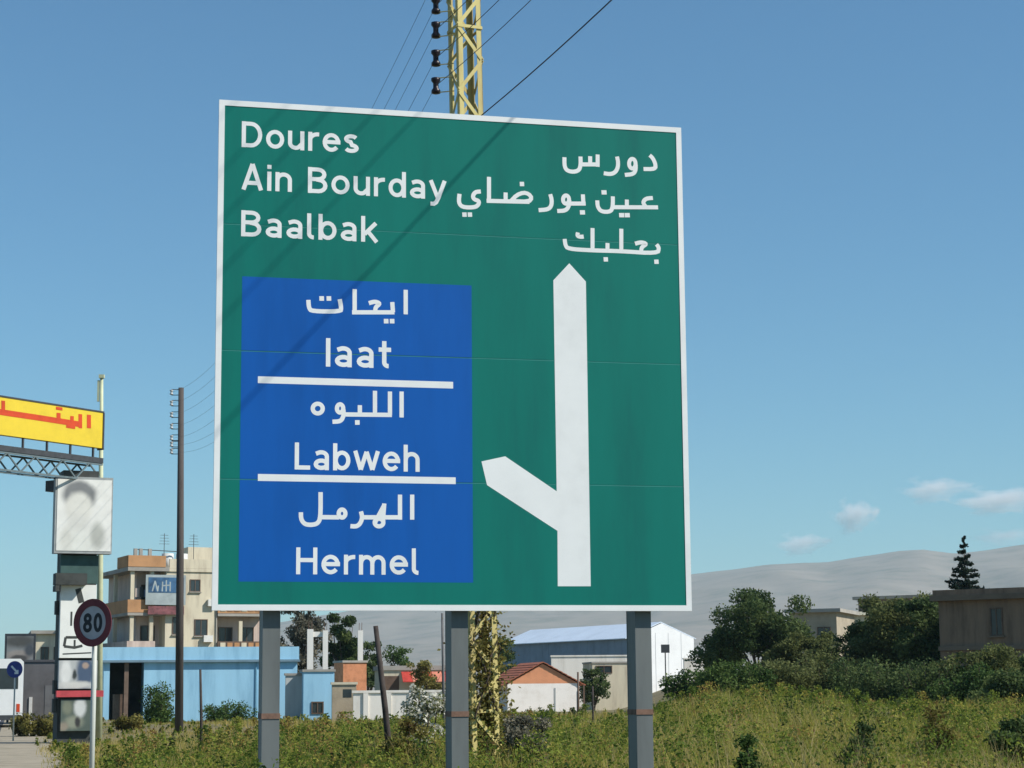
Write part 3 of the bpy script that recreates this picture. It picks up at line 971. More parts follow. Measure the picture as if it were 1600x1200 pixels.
# ---- low grey wall, blue block, beige block, orange box, white wall, pillars
def block(name, label, cat, pxl, pxr, pyt, D, m, depth=3.0, rz=0.0, coping=None, base=-.6):
    p = foot(pxl, D)
    o = thing(name, label, cat, (p.x, p.y, p.z), rz)
    L = (pxr - pxl) * D / F / max(.5, math.cos(rz))
    zt = at(pxl, pyt, D).z - p.z
    MB().box(0, L, 0, depth, base, zt - (.12 if coping else 0)).build('wall', m, o)
    if coping:
        MB().box(-.06, L + .06, -.06, depth + .06, zt - .119, zt).build('coping', coping, o)
    return o, L, zt
greyw = mat('grey_render', (.47, .49, .47), .9, .14, 1.4, bump=.15, streak=True)
block('garden_wall', 'pale grey low wall right of the blue building', 'wall', 446, 474, 1052, 103, greyw, .3, R(10), concr)
o, L, zt = block('storage_shed', 'small plain pale blue block left of the orange box', 'shed', 474, 521, 1046, 102, bluew, 2.4, R(10), concr)
opening(o, L * .3, L * .62, .5, 1.0, 0, dglass, brownf)
beige = mat('beige_block', (.40, .33, .23), .9, .18, 1.2, bump=.3)
o, L, zt = block('block_wall', 'brownish beige masonry wall below the orange box', 'wall', 519, 556, 1066, 100, beige, .5, R(8), cream)
MB().box(L * .45, L * .8, -.012, .05, zt - .75, zt - .35).build('vent', dglass, o)
orng = mat('orange_brick', (.52, .22, .11), .9, .2, 2.5, bump=.3)
o, L, zt = block('brick_hut', 'small square orange brick hut beside white pillar', 'hut', 536, 571, 1032, 112, orng, 1.5, R(25), concr)
whitew = mat('white_render', (.80, .76, .68), .9, .07, 1.3, col2=(.60, .56, .48), bump=.12, streak=True)
o, L, zt = block('white_wall', 'long low white wall behind the leaning stake and flowering bush', 'wall', 552, 712, 1079, 98, whitew, .3, R(6), whitew)
for k in range(4):
    MB().box(L * (.12 + .22 * k) - .12, L * (.12 + .22 * k) + .12, -.07, -.001, -.3, zt - .13).build('pilaster', whitew, o)
pil_lab = ('left of the two close together', 'right of the two close together', 'standing alone above the orange hut')
for k, (pa, pb_, pt) in enumerate(((479.5, 489, 983), (504, 512, 985), (559, 567, 985))):
    p = foot(pa, 116)
    wd = (pb_ - pa) * 116 / F
    o = thing('concrete_pillar', 'tall bare whitish concrete pillar, ' + pil_lab[k], 'pillar', p, R(8), 'bare concrete pillars')
    zt = at(pa, pt, 116).z - p.z
    MB().box(0, wd, 0, wd, -.4, zt).build('shaft', whitew, o)
    mb = MB()
    for dx in (.25, .75):
        for dy in (.25, .75):
            mb.bar((wd * dx, wd * dy, zt), (wd * dx + .01, wd * dy, zt + .45), .02)
    mb.build('rebar', rust, o)
    if k == 0:
        MB().box(wd, (504 - 479.5) * 116 / F, .05, .25, zt - .45, zt - .15).build('lintel', whitew, o)

# ---- red awning shop
p = foot(596, 122)
shop = thing('shop', 'small shop with red awning half hidden by the flowering bush', 'shop', p, R(10))
zz = lambda py: at(640, py, 122).z - p.z
Ls = (705 - 596) * 122 / F
MB().box(0, Ls, 0, 4, -.5, zz(1047)).build('wall', cream, shop)
MB().box(-.1, Ls + .1, -.1, 4.1, zz(1047) + .001, zz(1040)).build('roof', concr, shop)
awn = mat('awning_red', (.45, .05, .035), .8, .25, 2)
for k in range(5):
    xa, xb = Ls * (.28 + k * .145), Ls * (.28 + (k + 1) * .145) - .03
    MB().add([(xa, -.02, zz(1050)), (xb, -.02, zz(1050)), (xb, -1.0, zz(1066)), (xa, -1.0, zz(1066)), (xa, -.02, zz(1050) + .04), (xb, -.02, zz(1050) + .04), (xb, -1.0, zz(1066) + .04), (xa, -1.0, zz(1066) + .04)],
             [(3, 2, 1, 0), (4, 5, 6, 7), (0, 1, 5, 4), (1, 2, 6, 5), (2, 3, 7, 6), (3, 0, 4, 7)]).build('awning', awn if k % 2 == 0 else mat('awning_faded', (.55, .20, .13), .8, .2, 2), shop)
MB().box(.15, Ls * .25, -.03, .02, .2, zz(1056)).build('door', brownf, shop)

# ---- orange gabled house
HD = 138
p = foot(793, HD)
hou = thing('gabled_house', 'small white house with orange gable and red tiled roof', 'house', p, R(12))
hz = lambda py: at(845, py, HD).z - p.z
Lh = (903 - 793) * HD / F / math.cos(R(12))
ze, zr_ = hz(1068), hz(1037)
terr = mat('orange_gable', (.66, .29, .15), .85, .12, 1.2)
rooft = mat('red_tiles', (.36, .12, .065), .85, .22, 3)
MB().box(0, Lh, 0, 7, -.6, ze).build('wall', mat('house_white', (.84, .80, .74), .9, .04, 1.2, col2=(.74, .69, .62)), hou)
MB().prism([(0, ze + .001), (Lh, ze + .001), (Lh / 2, zr_)], .0, 7).build('gable', terr, hou)
for sgn in (-1, 1):
    xe = Lh / 2 + sgn * (Lh / 2 + .45)
    sl_ = (zr_ - ze) / (Lh / 2)
    n = 9
    for k in range(n):         # courses of tiles
        a0, a1 = k / n, (k + 1) / n + .02
        xa, xb = Lh / 2 + (xe - Lh / 2) * a0, Lh / 2 + (xe - Lh / 2) * a1
        za, zb_ = zr_ + .05 - sl_ * abs(xa - Lh / 2) + .03, zr_ + .05 - sl_ * abs(xb - Lh / 2) + .07
        MB().add([(xa, -.16, za), (xb, -.16, zb_), (xb, 7.3, zb_), (xa, 7.3, za), (xa, -.16, za + .06), (xb, -.16, zb_ + .06), (xb, 7.3, zb_ + .06), (xa, 7.3, za + .06)],
                 [(3, 2, 1, 0), (4, 5, 6, 7), (0, 1, 5, 4), (1, 2, 6, 5), (2, 3, 7, 6), (3, 0, 4, 7)]).build('tile_course', rooft, hou)
MB().box(Lh + .30, Lh + .40, -.25, -.15, -.4, ze - .12).build('porch_post', brownf, hou)
MB().box(Lh * .66, Lh * .68, -.03, -.001, -.3, ze - .3).build('down_pipe', greyw, hou)

# ---- white metal hangar
hc = foot(985, 180)
hang = thing('metal_hangar', 'white metal hangar with pale roof and bright gable end right of the house', 'hangar', (hc.x, hc.y, 0), math.atan2(.49, .87))
HWd, HLg = 7.0, 24.0
ze, zp = at(985, 997, 180).z, at(1033, 974, 182).z
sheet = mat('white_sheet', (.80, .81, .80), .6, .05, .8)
sheetd = mat('shaded_side_sheet', (.20, .26, .33), .6, .12, .6)  # white sheet darkened to blue grey, shade of the sunless side put in
roofs = mat('sky_tinted_roof_sheet', (.60, .68, .76), .4, .06, .5)  # sky reflection on the metal put into the blue white base colour
hb = hc.z - 1.0
MB().prism([(0, hb), (HWd, hb), (HWd, ze), (HWd / 2, zp), (0, ze)], .0, .12).build('gable_wall', sheet, hang)
n = 20
for k in range(n):
    ya, yb_ = .121 + (HLg - .121) * k / n, .121 + (HLg - .121) * (k + 1) / n - .03
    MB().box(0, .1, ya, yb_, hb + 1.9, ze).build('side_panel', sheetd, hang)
    for sgn in (-1, 1):
        x0, x1 = HWd / 2, HWd / 2 + sgn * (HWd / 2 + .35)
        z0_, z1_ = zp + .06, zp + .06 - (zp - ze) / (HWd / 2) * (HWd / 2 + .35)
        MB().add([(x0, ya, z0_), (x1, ya, z1_), (x1, yb_, z1_), (x0, yb_, z0_), (x0, ya, z0_ + .08), (x1, ya, z1_ + .08), (x1, yb_, z1_ + .08), (x0, yb_, z0_ + .08)],
                 [(3, 2, 1, 0), (4, 5, 6, 7), (0, 1, 5, 4), (1, 2, 6, 5), (2, 3, 7, 6), (3, 0, 4, 7)]).build('roof_panel', roofs, hang)
MB().box(0, .1, .121, HLg, hb, hb + 1.899).build('plinth_wall', whitew, hang)
MB().box(HWd - .1, HWd, .121, HLg, hb, ze).build('side_wall', sheet, hang)
MB().box(.1, HWd - .1, HLg - .1, HLg, hb, ze).build('back_wall', sheet, hang)
for k in range(4):
    MB().box(HWd * (.2 * (k + 1)) - .02, HWd * (.2 * (k + 1)) + .02, -.02, -.001, hb, ze + .5).build('seam', mat('seam_grey', (.6, .62, .62), .6, .05, 1), hang)

# dark square notice board on a post in front of the gable
p = foot(1041, 150)
nb = thing('notice_board', 'small dark square board on a thin post in front of the hangar gable', 'sign', p, R(5))
z0, z1 = at(1041, 1020, 150).z - p.z, at(1041, 1007, 150).z - p.z
MB().box(-.32, .32, 0, .06, z0, z1).build('board', dkst, nb)
MB().box(-.04, .04, .061, .13, -.3, z0 + .3).build('post', dkst, nb)

block('boundary_wall', 'long low white wall in front of the hangar', 'wall', 862, 990, 1024, 165, whitew, .3, R(5), whitew)
o, L, zt = block('farm_shed', 'low beige flat roofed shed between house and right sign post', 'shed', 926, 992, 1034, 150, cream, 4, R(8), concr)
opening(o, L * .1, L * .45, zt - .8, zt - .35, 0, dglass, brownf)
block('white_kerb_wall', 'short white wall right of the hangar by the dark tree', 'wall', 1070, 1120, 1028, 160, whitew, .4, R(5), whitew)

# ---- houses behind the trees at right
def flat_house(name, label, pxl, pxr, pyt, D, m, slab, rz, depth, wins, floors=1):
    p = foot(pxl, D)
    o = thing(name, label, 'house', p, rz)
    L = (pxr - pxl) * D / F / math.cos(rz)
    zt = at((pxl + pxr) / 2, pyt, D).z - p.z
    MB().box(0, L, 0, depth, -.8, zt - .25).build('wall', m, o)
    MB().box(-.35, L + .35, -.35, depth + .35, zt - .249, zt).build('roof_slab', slab, o)
    for (a, b, c, d) in wins:
        opening(o, L * a, L * b, zt * c, zt * d, 0, dglass, brownf, sill=concr)
    return o, L, zt
flat_house('flat_roofed_house', 'beige flat roofed house between the round dark tree and the bushy tree', 1238, 1306, 952, 142, mat('tan_render', (.36, .31, .23), .9, .15, .8, bump=.2), concr, R(-20), 7, ((.15, .4, .45, .75), (.6, .85, .45, .75)))
o, L, zt = flat_house('flat_roofed_house', 'pale house with bright roof edge left of the bushy trees', 1304, 1368, 956, 150, cream, mat('bright_slab', (.72, .68, .52), .85, .08, 1), R(4), 7, ((.15, .45, .35, .62), (.58, .85, .35, .62)))
MB().box(L * .2, L * .5, -.8, -.02, .6, 1.3).build('white_tank', whitef, o)
o, L, zt = flat_house('roof_room', 'dark flat roofed upper house showing above the bushy trees', 1346, 1462, 932, 160, mat('dark_stone', (.16, .135, .11), .9, .2, .8), concr, R(-30), 6, ((.1, .3, .7, .9),))
# brown two storey building at the right edge
p = foot(1472, 96)
brn = thing('stone_house', 'brown two storey stone house at the right edge behind the trees', 'house', p, R(-33))
brz = mat('brown_stone', (.23, .155, .105), .92, .25, 2.2, bump=.4, streak=True)
zt = at(1540, 926, 94).z - p.z
MB().box(0, 12, 0, 9, -.8, zt - .3).build('wall', brz, brn)
dslab = mat('dark_slab', (.19, .14, .10), .9, .15, 1)
MB().box(-.3, 12.3, -.35, 9.3, zt - .299, zt - .05).build('roof_slab', dslab, brn)
MB().box(-.2, 5.0, -.2, .0, zt - .049, zt + .22).build('parapet', brz, brn)
for (a, b) in ((2.6, 3.1), (4.6, 6.4), (8.0, 9.2)):
    for zf in (.9, zt * .5 + .6):
        opening(brn, a, b, zf, zf + 1.2, 0, dglass, brownf, sill=dslab)
MB().box(-.05, 12.05, -.12, -.001, zt * .48, zt * .48 + .2).build('string_course', dslab, brn)

# ---- far left: framed billboard, cream house, grey wall, white bus
p = foot(5, 118)
fb = thing('framed_billboard', 'dark framed landscape billboard above the white bus at far left', 'billboard', p, R(5))
zz = lambda py: at(28, py, 118).z - p.z
Wf = 47 * 118 / F
MB().box(0, Wf, 0, .12, zz(1036), zz(990)).build('frame', dkst, fb)
pic = printmat('billboard_picture', (.30, .31, .30), [(.9, zz(1002), 1.0, .35, (.12, .12, .11), .5), (.85, zz(1024), .75, .30, (.42, .37, .32), .3), (.85, zz(1029), .5, .22, (.12, .11, .10), .3), (1.45, zz(1016), .3, .4, (.10, .11, .12), .5)])
MB().box(.12, Wf - .12, -.014, -.002, zz(1033), zz(994)).build('picture', pic, fb)
for x in (.2, Wf - .35):
    MB().box(x, x + .12, .121, .25, -.3, zz(992)).build('post', dkst, fb)
flat_house('cream_house', 'cream house with flat roof behind the pylon at far left', 53, 100, 985, 150, cream, concr, R(15), 8, ((.2, .4, .6, .8), (.6, .8, .6, .8)))
o, L, zt = block('warehouse', 'dark grey warehouse wall between white bus and pylon', 'building', 33, 150, 1031, 112, mat('dark_sheet', (.13, .125, .125), .8, .2, .8), 6, R(8), mat('dark_coping', (.09, .09, .095), .8, .1, 2))
MB().box(.45, .62, -.06, -.001, .0, zt * .42).build('white_post', whitef, o)
MB().box(1.3, 2.6, -.02, -.001, .1, zt * .6).build('shutter', mat('grey_shutter', (.16, .16, .16), .7, .15, 1.5), o)

# white bus seen from behind, parked on the road at the left edge
bp_ = foot(36, 100)
bus = thing('white_bus', 'white bus with dark window band cut by the left picture edge', 'bus', (bp_.x, bp_.y, .02), R(14))
BW, BLn, BH = 2.45, 9.0, at(20, 1030, 100).z
def rbox(mb, x0, x1, y0, y1, z0, z1, b=.12):
    """box with chamfered long edges"""
    poly = [(x0 + b, z0), (x1 - b, z0), (x1, z0 + b), (x1, z1 - b), (x1 - b, z1), (x0 + b, z1), (x0, z1 - b), (x0, z0 + b)]
    return mb.prism(poly, y0, y1)
bw = mat('bus_white', (.78, .79, .76), .35, .04, 2, spec=.5)
rbox(MB(), -BW, 0, 0, BLn, .38, BH, .16).build('body', bw, bus)
MB().box(-BW + .25, -.25, -.015, -.001, BH * .56, BH * .86).build('rear_window', dglass, bus)
MB().box(-BW + .05, -.05, -.09, -.001, .36, .6).build('bumper', dkst, bus)
for x in (-BW + .12, -.3):
    MB().box(x, x + .16, -.02, -.001, .75, 1.15).build('tail_light', redink, bus)
for k in range(6):
    MB().box(.001, .015, .5 + k * 1.4, 1.7 + k * 1.4, BH * .55, BH * .86).build('window', dglass, bus)
    MB().box(-BW - .015, -BW - .001, .5 + k * 1.4, 1.7 + k * 1.4, BH * .55, BH * .86).build('window', dglass, bus)
tyre = mat('tyre', (.02, .02, .021), .9, .2, 6)
for y in (1.9, 7.2):
    for x in (-BW + .02, -.30):
        w_ = MB().tube([(x, y, .48), (x + .28, y, .48)], .48, 18).build('wheel', tyre, bus, True)
        MB().tube([(x - .01, y, .48), (x + .29, y, .48)], .25, 14).build('rim', galv, w_, True)

# ---- stakes in the grass
def stake(px0, py0, px1, py1, D, r, label, m):
    a, b = at(px0, py0, D), at(px1, py1, D)
    d = (a - b).normalized()
    gz = ground(b.x, b.y)
    o = b + d * ((gz - .3 - b.z) / d.z)
    ob = MB().tube([Vector((0, 0, 0)), (a - o) * .5 + Vector((.015, 0, 0)), a - o], [r * 1.15, r, r * .8], 8).build('wooden_stake', m, None, True)
    ob.location = o
    return tag(ob, label, 'stake')
oldw = mat('old_wood', (.055, .045, .04), .9, .3, 5)
stake(587, 978, 609, 1190, 34, .052, 'dark leaning wooden stake between the left and middle sign posts', oldw)
stake(313, 1046, 314, 1175, 52, .038, 'thin dark upright stake left of the left sign post', oldw)
stake(691, 958, 692, 1060, 70, .05, 'thin grey pole just left of the middle sign post', mat('grey_pole', (.13, .13, .13), .8, .2, 4))
stake(903, 1050, 903, 1130, 90, .05, 'short brown fence stake right of the gabled house', brownf)
stake(926, 1072, 926, 1125, 80, .04, 'short thin fence stake left of the right sign post', oldw)

# ================================================================== VEGETATION
def leaf_cards(P, size, tint, up=.25, aspect=.6):
    """rhombic leaf quads at points P"""
    n = len(P)
    a = rng.normal(size=(n, 3))
    a[:, 2] *= .8
    a /= np.linalg.norm(a, axis=1, keepdims=True)
    b = rng.normal(size=(n, 3))
    b -= a * (a * b).sum(1, keepdims=True)
    b /= np.linalg.norm(b, axis=1, keepdims=True)
    s = (size * rng.uniform(.6, 1.35, n))[:, None]
    V = np.stack([P - a * s * .5, P + b * s * aspect * .5, P + a * s * .5, P - b * s * aspect * .5], 1).reshape(-1, 3)
    i = np.arange(n)[:, None] * 4
    return V, np.hstack([i, i + 1, i + 2, i + 3]), np.repeat(tint, 4)

def clumpy(n, clumps, spread, squash=.75):
    """points gathered in clumps: clumps is (k,4) x y z r"""
    w = clumps[:, 3] ** 2
    k = rng.choice(len(clumps), n, p=w / w.sum())
    d = rng.normal(size=(n, 3))
    d /= np.linalg.norm(d, axis=1, keepdims=True)
    r = rng.uniform(0, 1, n) ** .42
    P = clumps[k, :3] + d * (r * clumps[k, 3])[:, None] * np.array([1, 1, squash]) + rng.normal(scale=spread, size=(n, 3))
    return P, k

LM = {
 'dark': leafmat('leaf_dark', [(0, (.030, .055, .020)), (.5, (.072, .11, .038)), (1, (.14, .18, .06))], .38),
 'olive': leafmat('leaf_olive', [(0, (.062, .076, .026)), (.5, (.13, .15, .05)), (1, (.21, .225, .085))], .4),
 'green': leafmat('leaf_green', [(0, (.028, .055, .016)), (.5, (.060, .110, .028)), (1, (.13, .18, .05))], .3),
 'fir': leafmat('leaf_fir', [(0, (.010, .020, .014)), (.5, (.020, .036, .024)), (1, (.04, .06, .036))], .1),
 'grey': leafmat('leaf_grey', [(0, (.09, .09, .07)), (.5, (.15, .145, .105)), (1, (.24, .22, .16))], .3),
 'dry': leafmat('leaf_dry', [(0, (.08, .05, .02)), (.5, (.17, .16, .04)), (1, (.32, .28, .09))], .4),
}
bark = mat('bark', (.085, .065, .05), .95, .3, 6, bump=.5)

def broad_tree(px, D, pyt, wpx, kind, label, name='broadleaf_tree', trunk=.28, leaves=9000, lsize=.17, base_f=.22, group='trees beside the field', zofs=0):
    p = foot(px, D)
    H = at(px, pyt, D).z - p.z
    Wd = wpx * D / F
    t = thing(name, label, 'tree', p, random.uniform(0, 6), group)
    tr = MB()
    fork = H * base_f
    top = Vector((random.uniform(-.2, .2), random.uniform(-.2, .2), fork))
    r0 = max(.05, H * .022)
    tr.tube([(0, 0, -.4), (0, 0, 0), (top.x * .5, top.y * .5, fork * .55), top], [r0 * 1.5, r0 * 1.25, r0, r0 * .85], 9)
    clumps = []
    nl = 9
    for k in range(nl):
        a = 2 * math.pi * k / nl + random.uniform(-.3, .3)
        el = random.uniform(.25, 1.35)
        rr = random.uniform(.55, .95)
        tip = Vector((math.cos(a) * Wd * .5 * rr * math.cos(el * .8), math.sin(a) * Wd * .5 * rr * math.cos(el * .8), fork + (H - fork) * (.18 + .70 * math.sin(el)) * random.uniform(.8, 1)))
        mid = top.lerp(tip, .5) + Vector((random.uniform(-.2, .2), random.uniform(-.2, .2), .15 * H * .3))
        tr.tube([top, mid, tip], [r0 * .55, r0 * .33, r0 * .1], 6)
        for q in range(5):
            u = random.uniform(.45, 1.08)
            c = top.lerp(tip, u) + Vector((random.gauss(0, 1), random.gauss(0, 1), random.gauss(0, .8))) * (Wd * .10)
            clumps.append((c.x, c.y, c.z, Wd * random.uniform(.09, .17)))
    for q in range(7):
        clumps.append((random.gauss(0, Wd * .12), random.gauss(0, Wd * .12), H - Wd * random.uniform(.10, .22), Wd * random.uniform(.09, .14)))
    tr.build('trunk', bark, t, True)
    cl = np.array(clumps)
    cl[:, 2] = np.minimum(cl[:, 2], H - cl[:, 3] * .7)
    cl[:, 2] = np.maximum(cl[:, 2], fork * .6)
    P, k = clumpy(leaves, cl, Wd * .012)
    ct = rng.uniform(.15, .85, len(cl))
    tint = np.clip(ct[k] + rng.normal(scale=.17, size=leaves), 0, 1)
    V, Fq, tt = leaf_cards(P, lsize, tint)
    fastmesh('crown', V, Fq, LM[kind], tt, t)
    return t

def fir_tree(px, D, pyt, wpx, label):
    p = foot(px, D)
    H = at(px, pyt, D).z - p.z
    Wd = wpx * D / F
    t = thing('fir_tree', label, 'tree', p, .7)
    tr = MB().tube([(0, 0, -.4), (0, 0, H * .5), (0, 0, H)], [H * .018, H * .010, .015], 8)
    Ps, ts = [], []
    z = H * .18
    while z < H * .985:
        f = (H - z) / (H * .82)
        L = Wd * .5 * (f ** 1.05) + .06
        nb = 8 if f > .15 else 4
        off = random.uniform(0, 6)
        for k in range(nb):
            a = off + 2 * math.pi * k / nb + random.uniform(-.2, .2)
            l = L * random.uniform(.65, 1.1)
            d = Vector((math.cos(a), math.sin(a), random.uniform(-.16, .30)))
            z_ = z + random.uniform(-.02, .02) * H
            tr.tube([(0, 0, z_), tuple(Vector((0, 0, z_)) + d * l)], [.035 * f + .008, .006], 5)
            m = int(26 + 150 * l / 2.5)
            u = rng.uniform(.12, 1.05, m)
            q = np.array([0, 0, z_]) + np.array(d)[None] * (u * l)[:, None]
            side = np.array([-math.sin(a), math.cos(a), 0])
            q = q + side[None] * (rng.normal(size=m) * .16 * l * (1.1 - u))[:, None] + np.array([0, 0, 1])[None] * (rng.normal(size=m) * .05 - .04)[:, None]
            Ps.append(q)
            ts.append(np.clip(rng.normal(.5, .25, m), 0, 1))
        z += H * random.uniform(.034, .052)
    tr.build('trunk', bark, t, True)
    V, Fq, tt = leaf_cards(np.concatenate(Ps), .22, np.concatenate(ts), aspect=.45)
    fastmesh('crown', V, Fq, LM['fir'], tt, t)

def shrub(px, D, pyt, wpx, kind, label, leaves=3500, lsize=.11, name='shrub', cat='shrub', group='shrubs along the field', bloom=None, low=.0):
    p = foot(px, D)
    H = max(.5, at(px, pyt, D).z - p.z)
    Wd = wpx * D / F
    t = thing(name, label, cat, p, random.uniform(0, 6), group)
    st = MB()
    clumps = []
    n = max(7, int(Wd * 6))
    for k in range(n):
        a = random.uniform(0, 6.28)
        r = Wd * .5 * math.sqrt(random.uniform(.02, 1)) * .85
        hh = H * (1 - .45 * (r / (Wd * .5)) ** 2) * random.uniform(.6, 1.0)
        cr_ = min(Wd * .22, H * .30) * random.uniform(.7, 1.15)
        x, y = math.cos(a) * r, math.sin(a) * r
        st.tube([(x * .3, y * .3, -.15), (x * .7, y * .7, hh * .5), (x, y, hh * .95)], [.035, .022, .006], 5)
        zt_ = hh - cr_ * .6
        clumps.append((x, y, zt_, cr_))
        clumps.append((x * .8, y * .8, max(cr_ * .5, zt_ * .5), cr_ * 1.1))
        if H > 2: clumps.append((x * .9, y * .9, max(cr_ * .4, zt_ * .25), cr_ * 1.15))
    st.build('stem', bark, t, True)
    cl = np.array(clumps)
    P, k = clumpy(leaves, cl, .03)
    P[:, 2] = np.maximum(P[:, 2], .02)
    ct = rng.uniform(.1, .9, len(cl))
    V, Fq, tt = leaf_cards(P, lsize, np.clip(ct[k] + rng.normal(scale=.16, size=leaves), 0, 1))
    fastmesh('foliage', V, Fq, LM[kind], tt, t)
    if bloom:
        P, k = clumpy(bloom, cl, .05)
        P = P[P[:, 2] > H * .25]
        V, Fq, tt = leaf_cards(P, .085, rng.uniform(0, 1, len(P)), aspect=.9)
        fastmesh('blossom', V, Fq, leafmat('blossom_white', [(0, (.42, .42, .30)), (1, (.72, .70, .62))], .3), tt, t)
    return t

# trees and shrubs at the right
broad_tree(1186, 112, 912, 165, 'dark', 'round dark green tree, the tallest broadleaf right of the hangar', leaves=26000, base_f=.10)
broad_tree(1128, 116, 975, 90, 'dark', 'small dark tree between hangar gable and round dark tree', leaves=9000, base_f=.08)
broad_tree(1262, 108, 982, 120, 'olive', 'lower olive coloured tree touching the right of the round dark tree', leaves=14000, base_f=.06)
broad_tree(1400, 104, 922, 170, 'olive', 'bushy olive green tree in front of the dark upper house', leaves=26000, base_f=.07)
broad_tree(1458, 100, 928, 130, 'dark', 'dark bushy tree touching the stone house', leaves=16000, base_f=.06)
broad_tree(1352, 106, 970, 110, 'dark', 'low dark tree in front of the pale house with bright roof edge', leaves=12000, base_f=.06)
broad_tree(1535, 84, 1005, 130, 'olive', 'low olive tree with pale stem in front of the stone house', leaves=12000, base_f=.08, lsize=.14)
broad_tree(1600, 86, 1020, 120, 'dark', 'low dark tree at the right picture edge before the stone house', leaves=11000, base_f=.06, lsize=.14)
fir_tree(1516, 128, 838, 150, 'dark pointed fir with tiered branches above the stone house')
sh = [(1085, 92, 1042, 110, 'green', 'bright green shrub row end right of the right sign post'), (1155, 88, 1024, 120, 'green', 'fresh green shrub below the round dark tree'),
      (1215, 90, 1022, 120, 'olive', 'olive shrub right of the fresh green shrub'), (1285, 92, 1008, 130, 'olive', 'broad greyish olive shrub below the beige house'),
      (1335, 90, 1020, 120, 'dark', 'dark shrub below the low dark tree'), (1395, 86, 1016, 130, 'dark', 'dark wide shrub below the bushy olive tree'),
      (1455, 84, 1010, 130, 'dark', 'dark shrub below the dark bushy tree'), (1520, 78, 1036, 120, 'green', 'yellowish green shrub below the stone house'),
      (1580, 74, 1040, 120, 'dark', 'dark low shrub near the right edge'), (1602, 30, 1105, 110, 'dark', 'dark brownish bush in the bottom right corner')]
for px, D, pt, w, k, l in sh:
    shrub(px, D, pt, w, k, l, leaves=9000, lsize=.13 if D > 50 else .07)
shrub(1335, 27, 1112, 62, 'dark', 'dark green weed bush in the middle of the right hand field', leaves=2600, lsize=.055)
shrub(1180, 24, 1132, 60, 'green', 'bright green weed bush low in the field right of the right sign post', leaves=2600, lsize=.055)
shrub(1470, 34, 1096, 70, 'dry', 'yellowish dry weed bush in the field left of the bottom right bush', leaves=2600, lsize=.06)
# trees and shrubs between the sign posts and at the left
broad_tree(537, 128, 930, 78, 'dark', 'narrow dark tree between the white pillars', name='dark_tree', leaves=16000, base_f=.1, lsize=.2)
broad_tree(468, 132, 932, 100, 'grey', 'greyish tree right of the left sign post', leaves=14000, base_f=.15, lsize=.2)
broad_tree(578, 150, 1000, 60, 'dark', 'small dark tree just left of the leaning stake', leaves=4000, base_f=.1, lsize=.2)
broad_tree(622, 165, 1008, 70, 'green', 'low green tree right of the leaning stake', leaves=4000, base_f=.1, lsize=.2)
broad_tree(778, 150, 990, 80, 'dark', 'small dark tree behind the left eave of the gabled house', leaves=9000, base_f=.1, lsize=.2)
broad_tree(928, 142, 1040, 60, 'dark', 'small round dark tree right of the gabled house', leaves=4000, base_f=.1, lsize=.18)
broad_tree(668, 118, 1030, 60, 'dry', 'small brownish tree above the red awning', leaves=3500, base_f=.2, lsize=.16)
shrub(250, 92, 1058, 62, 'green', 'round green shrub before the blue building left of the dark pole', leaves=5000)
shrub(355, 94, 1088, 90, 'green', 'low green shrub before the blue building left of the left sign post', leaves=3500)
shrub(665, 44, 1060, 84, 'olive', 'bush with white blossoms left of the middle sign post', leaves=2600, lsize=.065, bloom=1700, name='flowering_bush')
shrub(640, 33, 1120, 90, 'dry', 'brownish weedy bush at the foot of the leaning stake', leaves=4200, lsize=.06)
shrub(826, 30, 1092, 78, 'grey', 'grey dry bush right of the lattice pole', leaves=7000, lsize=.05)
shrub(60, 78, 1108, 90, 'dry', 'brownish bush below the white bus at far left', leaves=4200)
shrub(206, 80, 1112, 50, 'dry', 'low brown bush right of the pylon', leaves=2400)
# vine on the lattice pole
vine = thing('climbing_vine', 'half dry climbing vine covering the foot of the lattice pole', 'vine', lb, R(24))
vs = MB()
P = []
for k in range(9):
    a = random.uniform(0, 6.28)
    pts = []
    hh = random.uniform(2.2, 4.4)
    for q in range(16):
        z = hh * q / 15
        rr = .27 + .05 * math.sin(q * 1.7 + k)
        aa = a + .18 * q * (1 if k % 2 else -1)
        pts.append((math.cos(aa) * rr - z * .006, math.sin(aa) * rr, z - .1))
        m = int(52 * (1 - .35 * q / 15))
        P.append(np.array(pts[-1]) + rng.normal(scale=(.13, .13, .13), size=(m, 3)))
    vs.tube(pts, [.018] * 15 + [.006], 5)
vs.build('stem', bark, vine, True)
P = np.concatenate(P)
V, Fq, tt = leaf_cards(P, .07, rng.uniform(0, 1, len(P)))
fastmesh('foliage', V, Fq, LM['dry'], tt, vine)

# ---- grass and weeds of the field
def patch(x, y):
    return .5 + .5 * np.clip(.55 * np.sin(x * .37 + .5 * np.sin(y * .21)) + .45 * np.sin(y * .29 + 1.7 * np.sin(x * .17)) + .35 * np.sin(x * 1.3 + y * .9), -1, 1)

def field_points(n, d0, d1, margin=.10):
    D = np.exp(rng.uniform(math.log(d0), math.log(d1), n * 2))
    t = rng.uniform(-800 / F - margin, 800 / F + margin, n * 2)
    x = D * t
    off = x * math.cos(RD) + D * math.sin(RD)
    s = -x * math.sin(RD) + D * math.cos(RD)
    keep = (off > 1.25 + .5 * np.sin(s * .4) * .6) | ((off > .7) & (rng.uniform(size=len(x)) < .25))
    x, D = x[keep][:n], D[keep][:n]
    return x, D

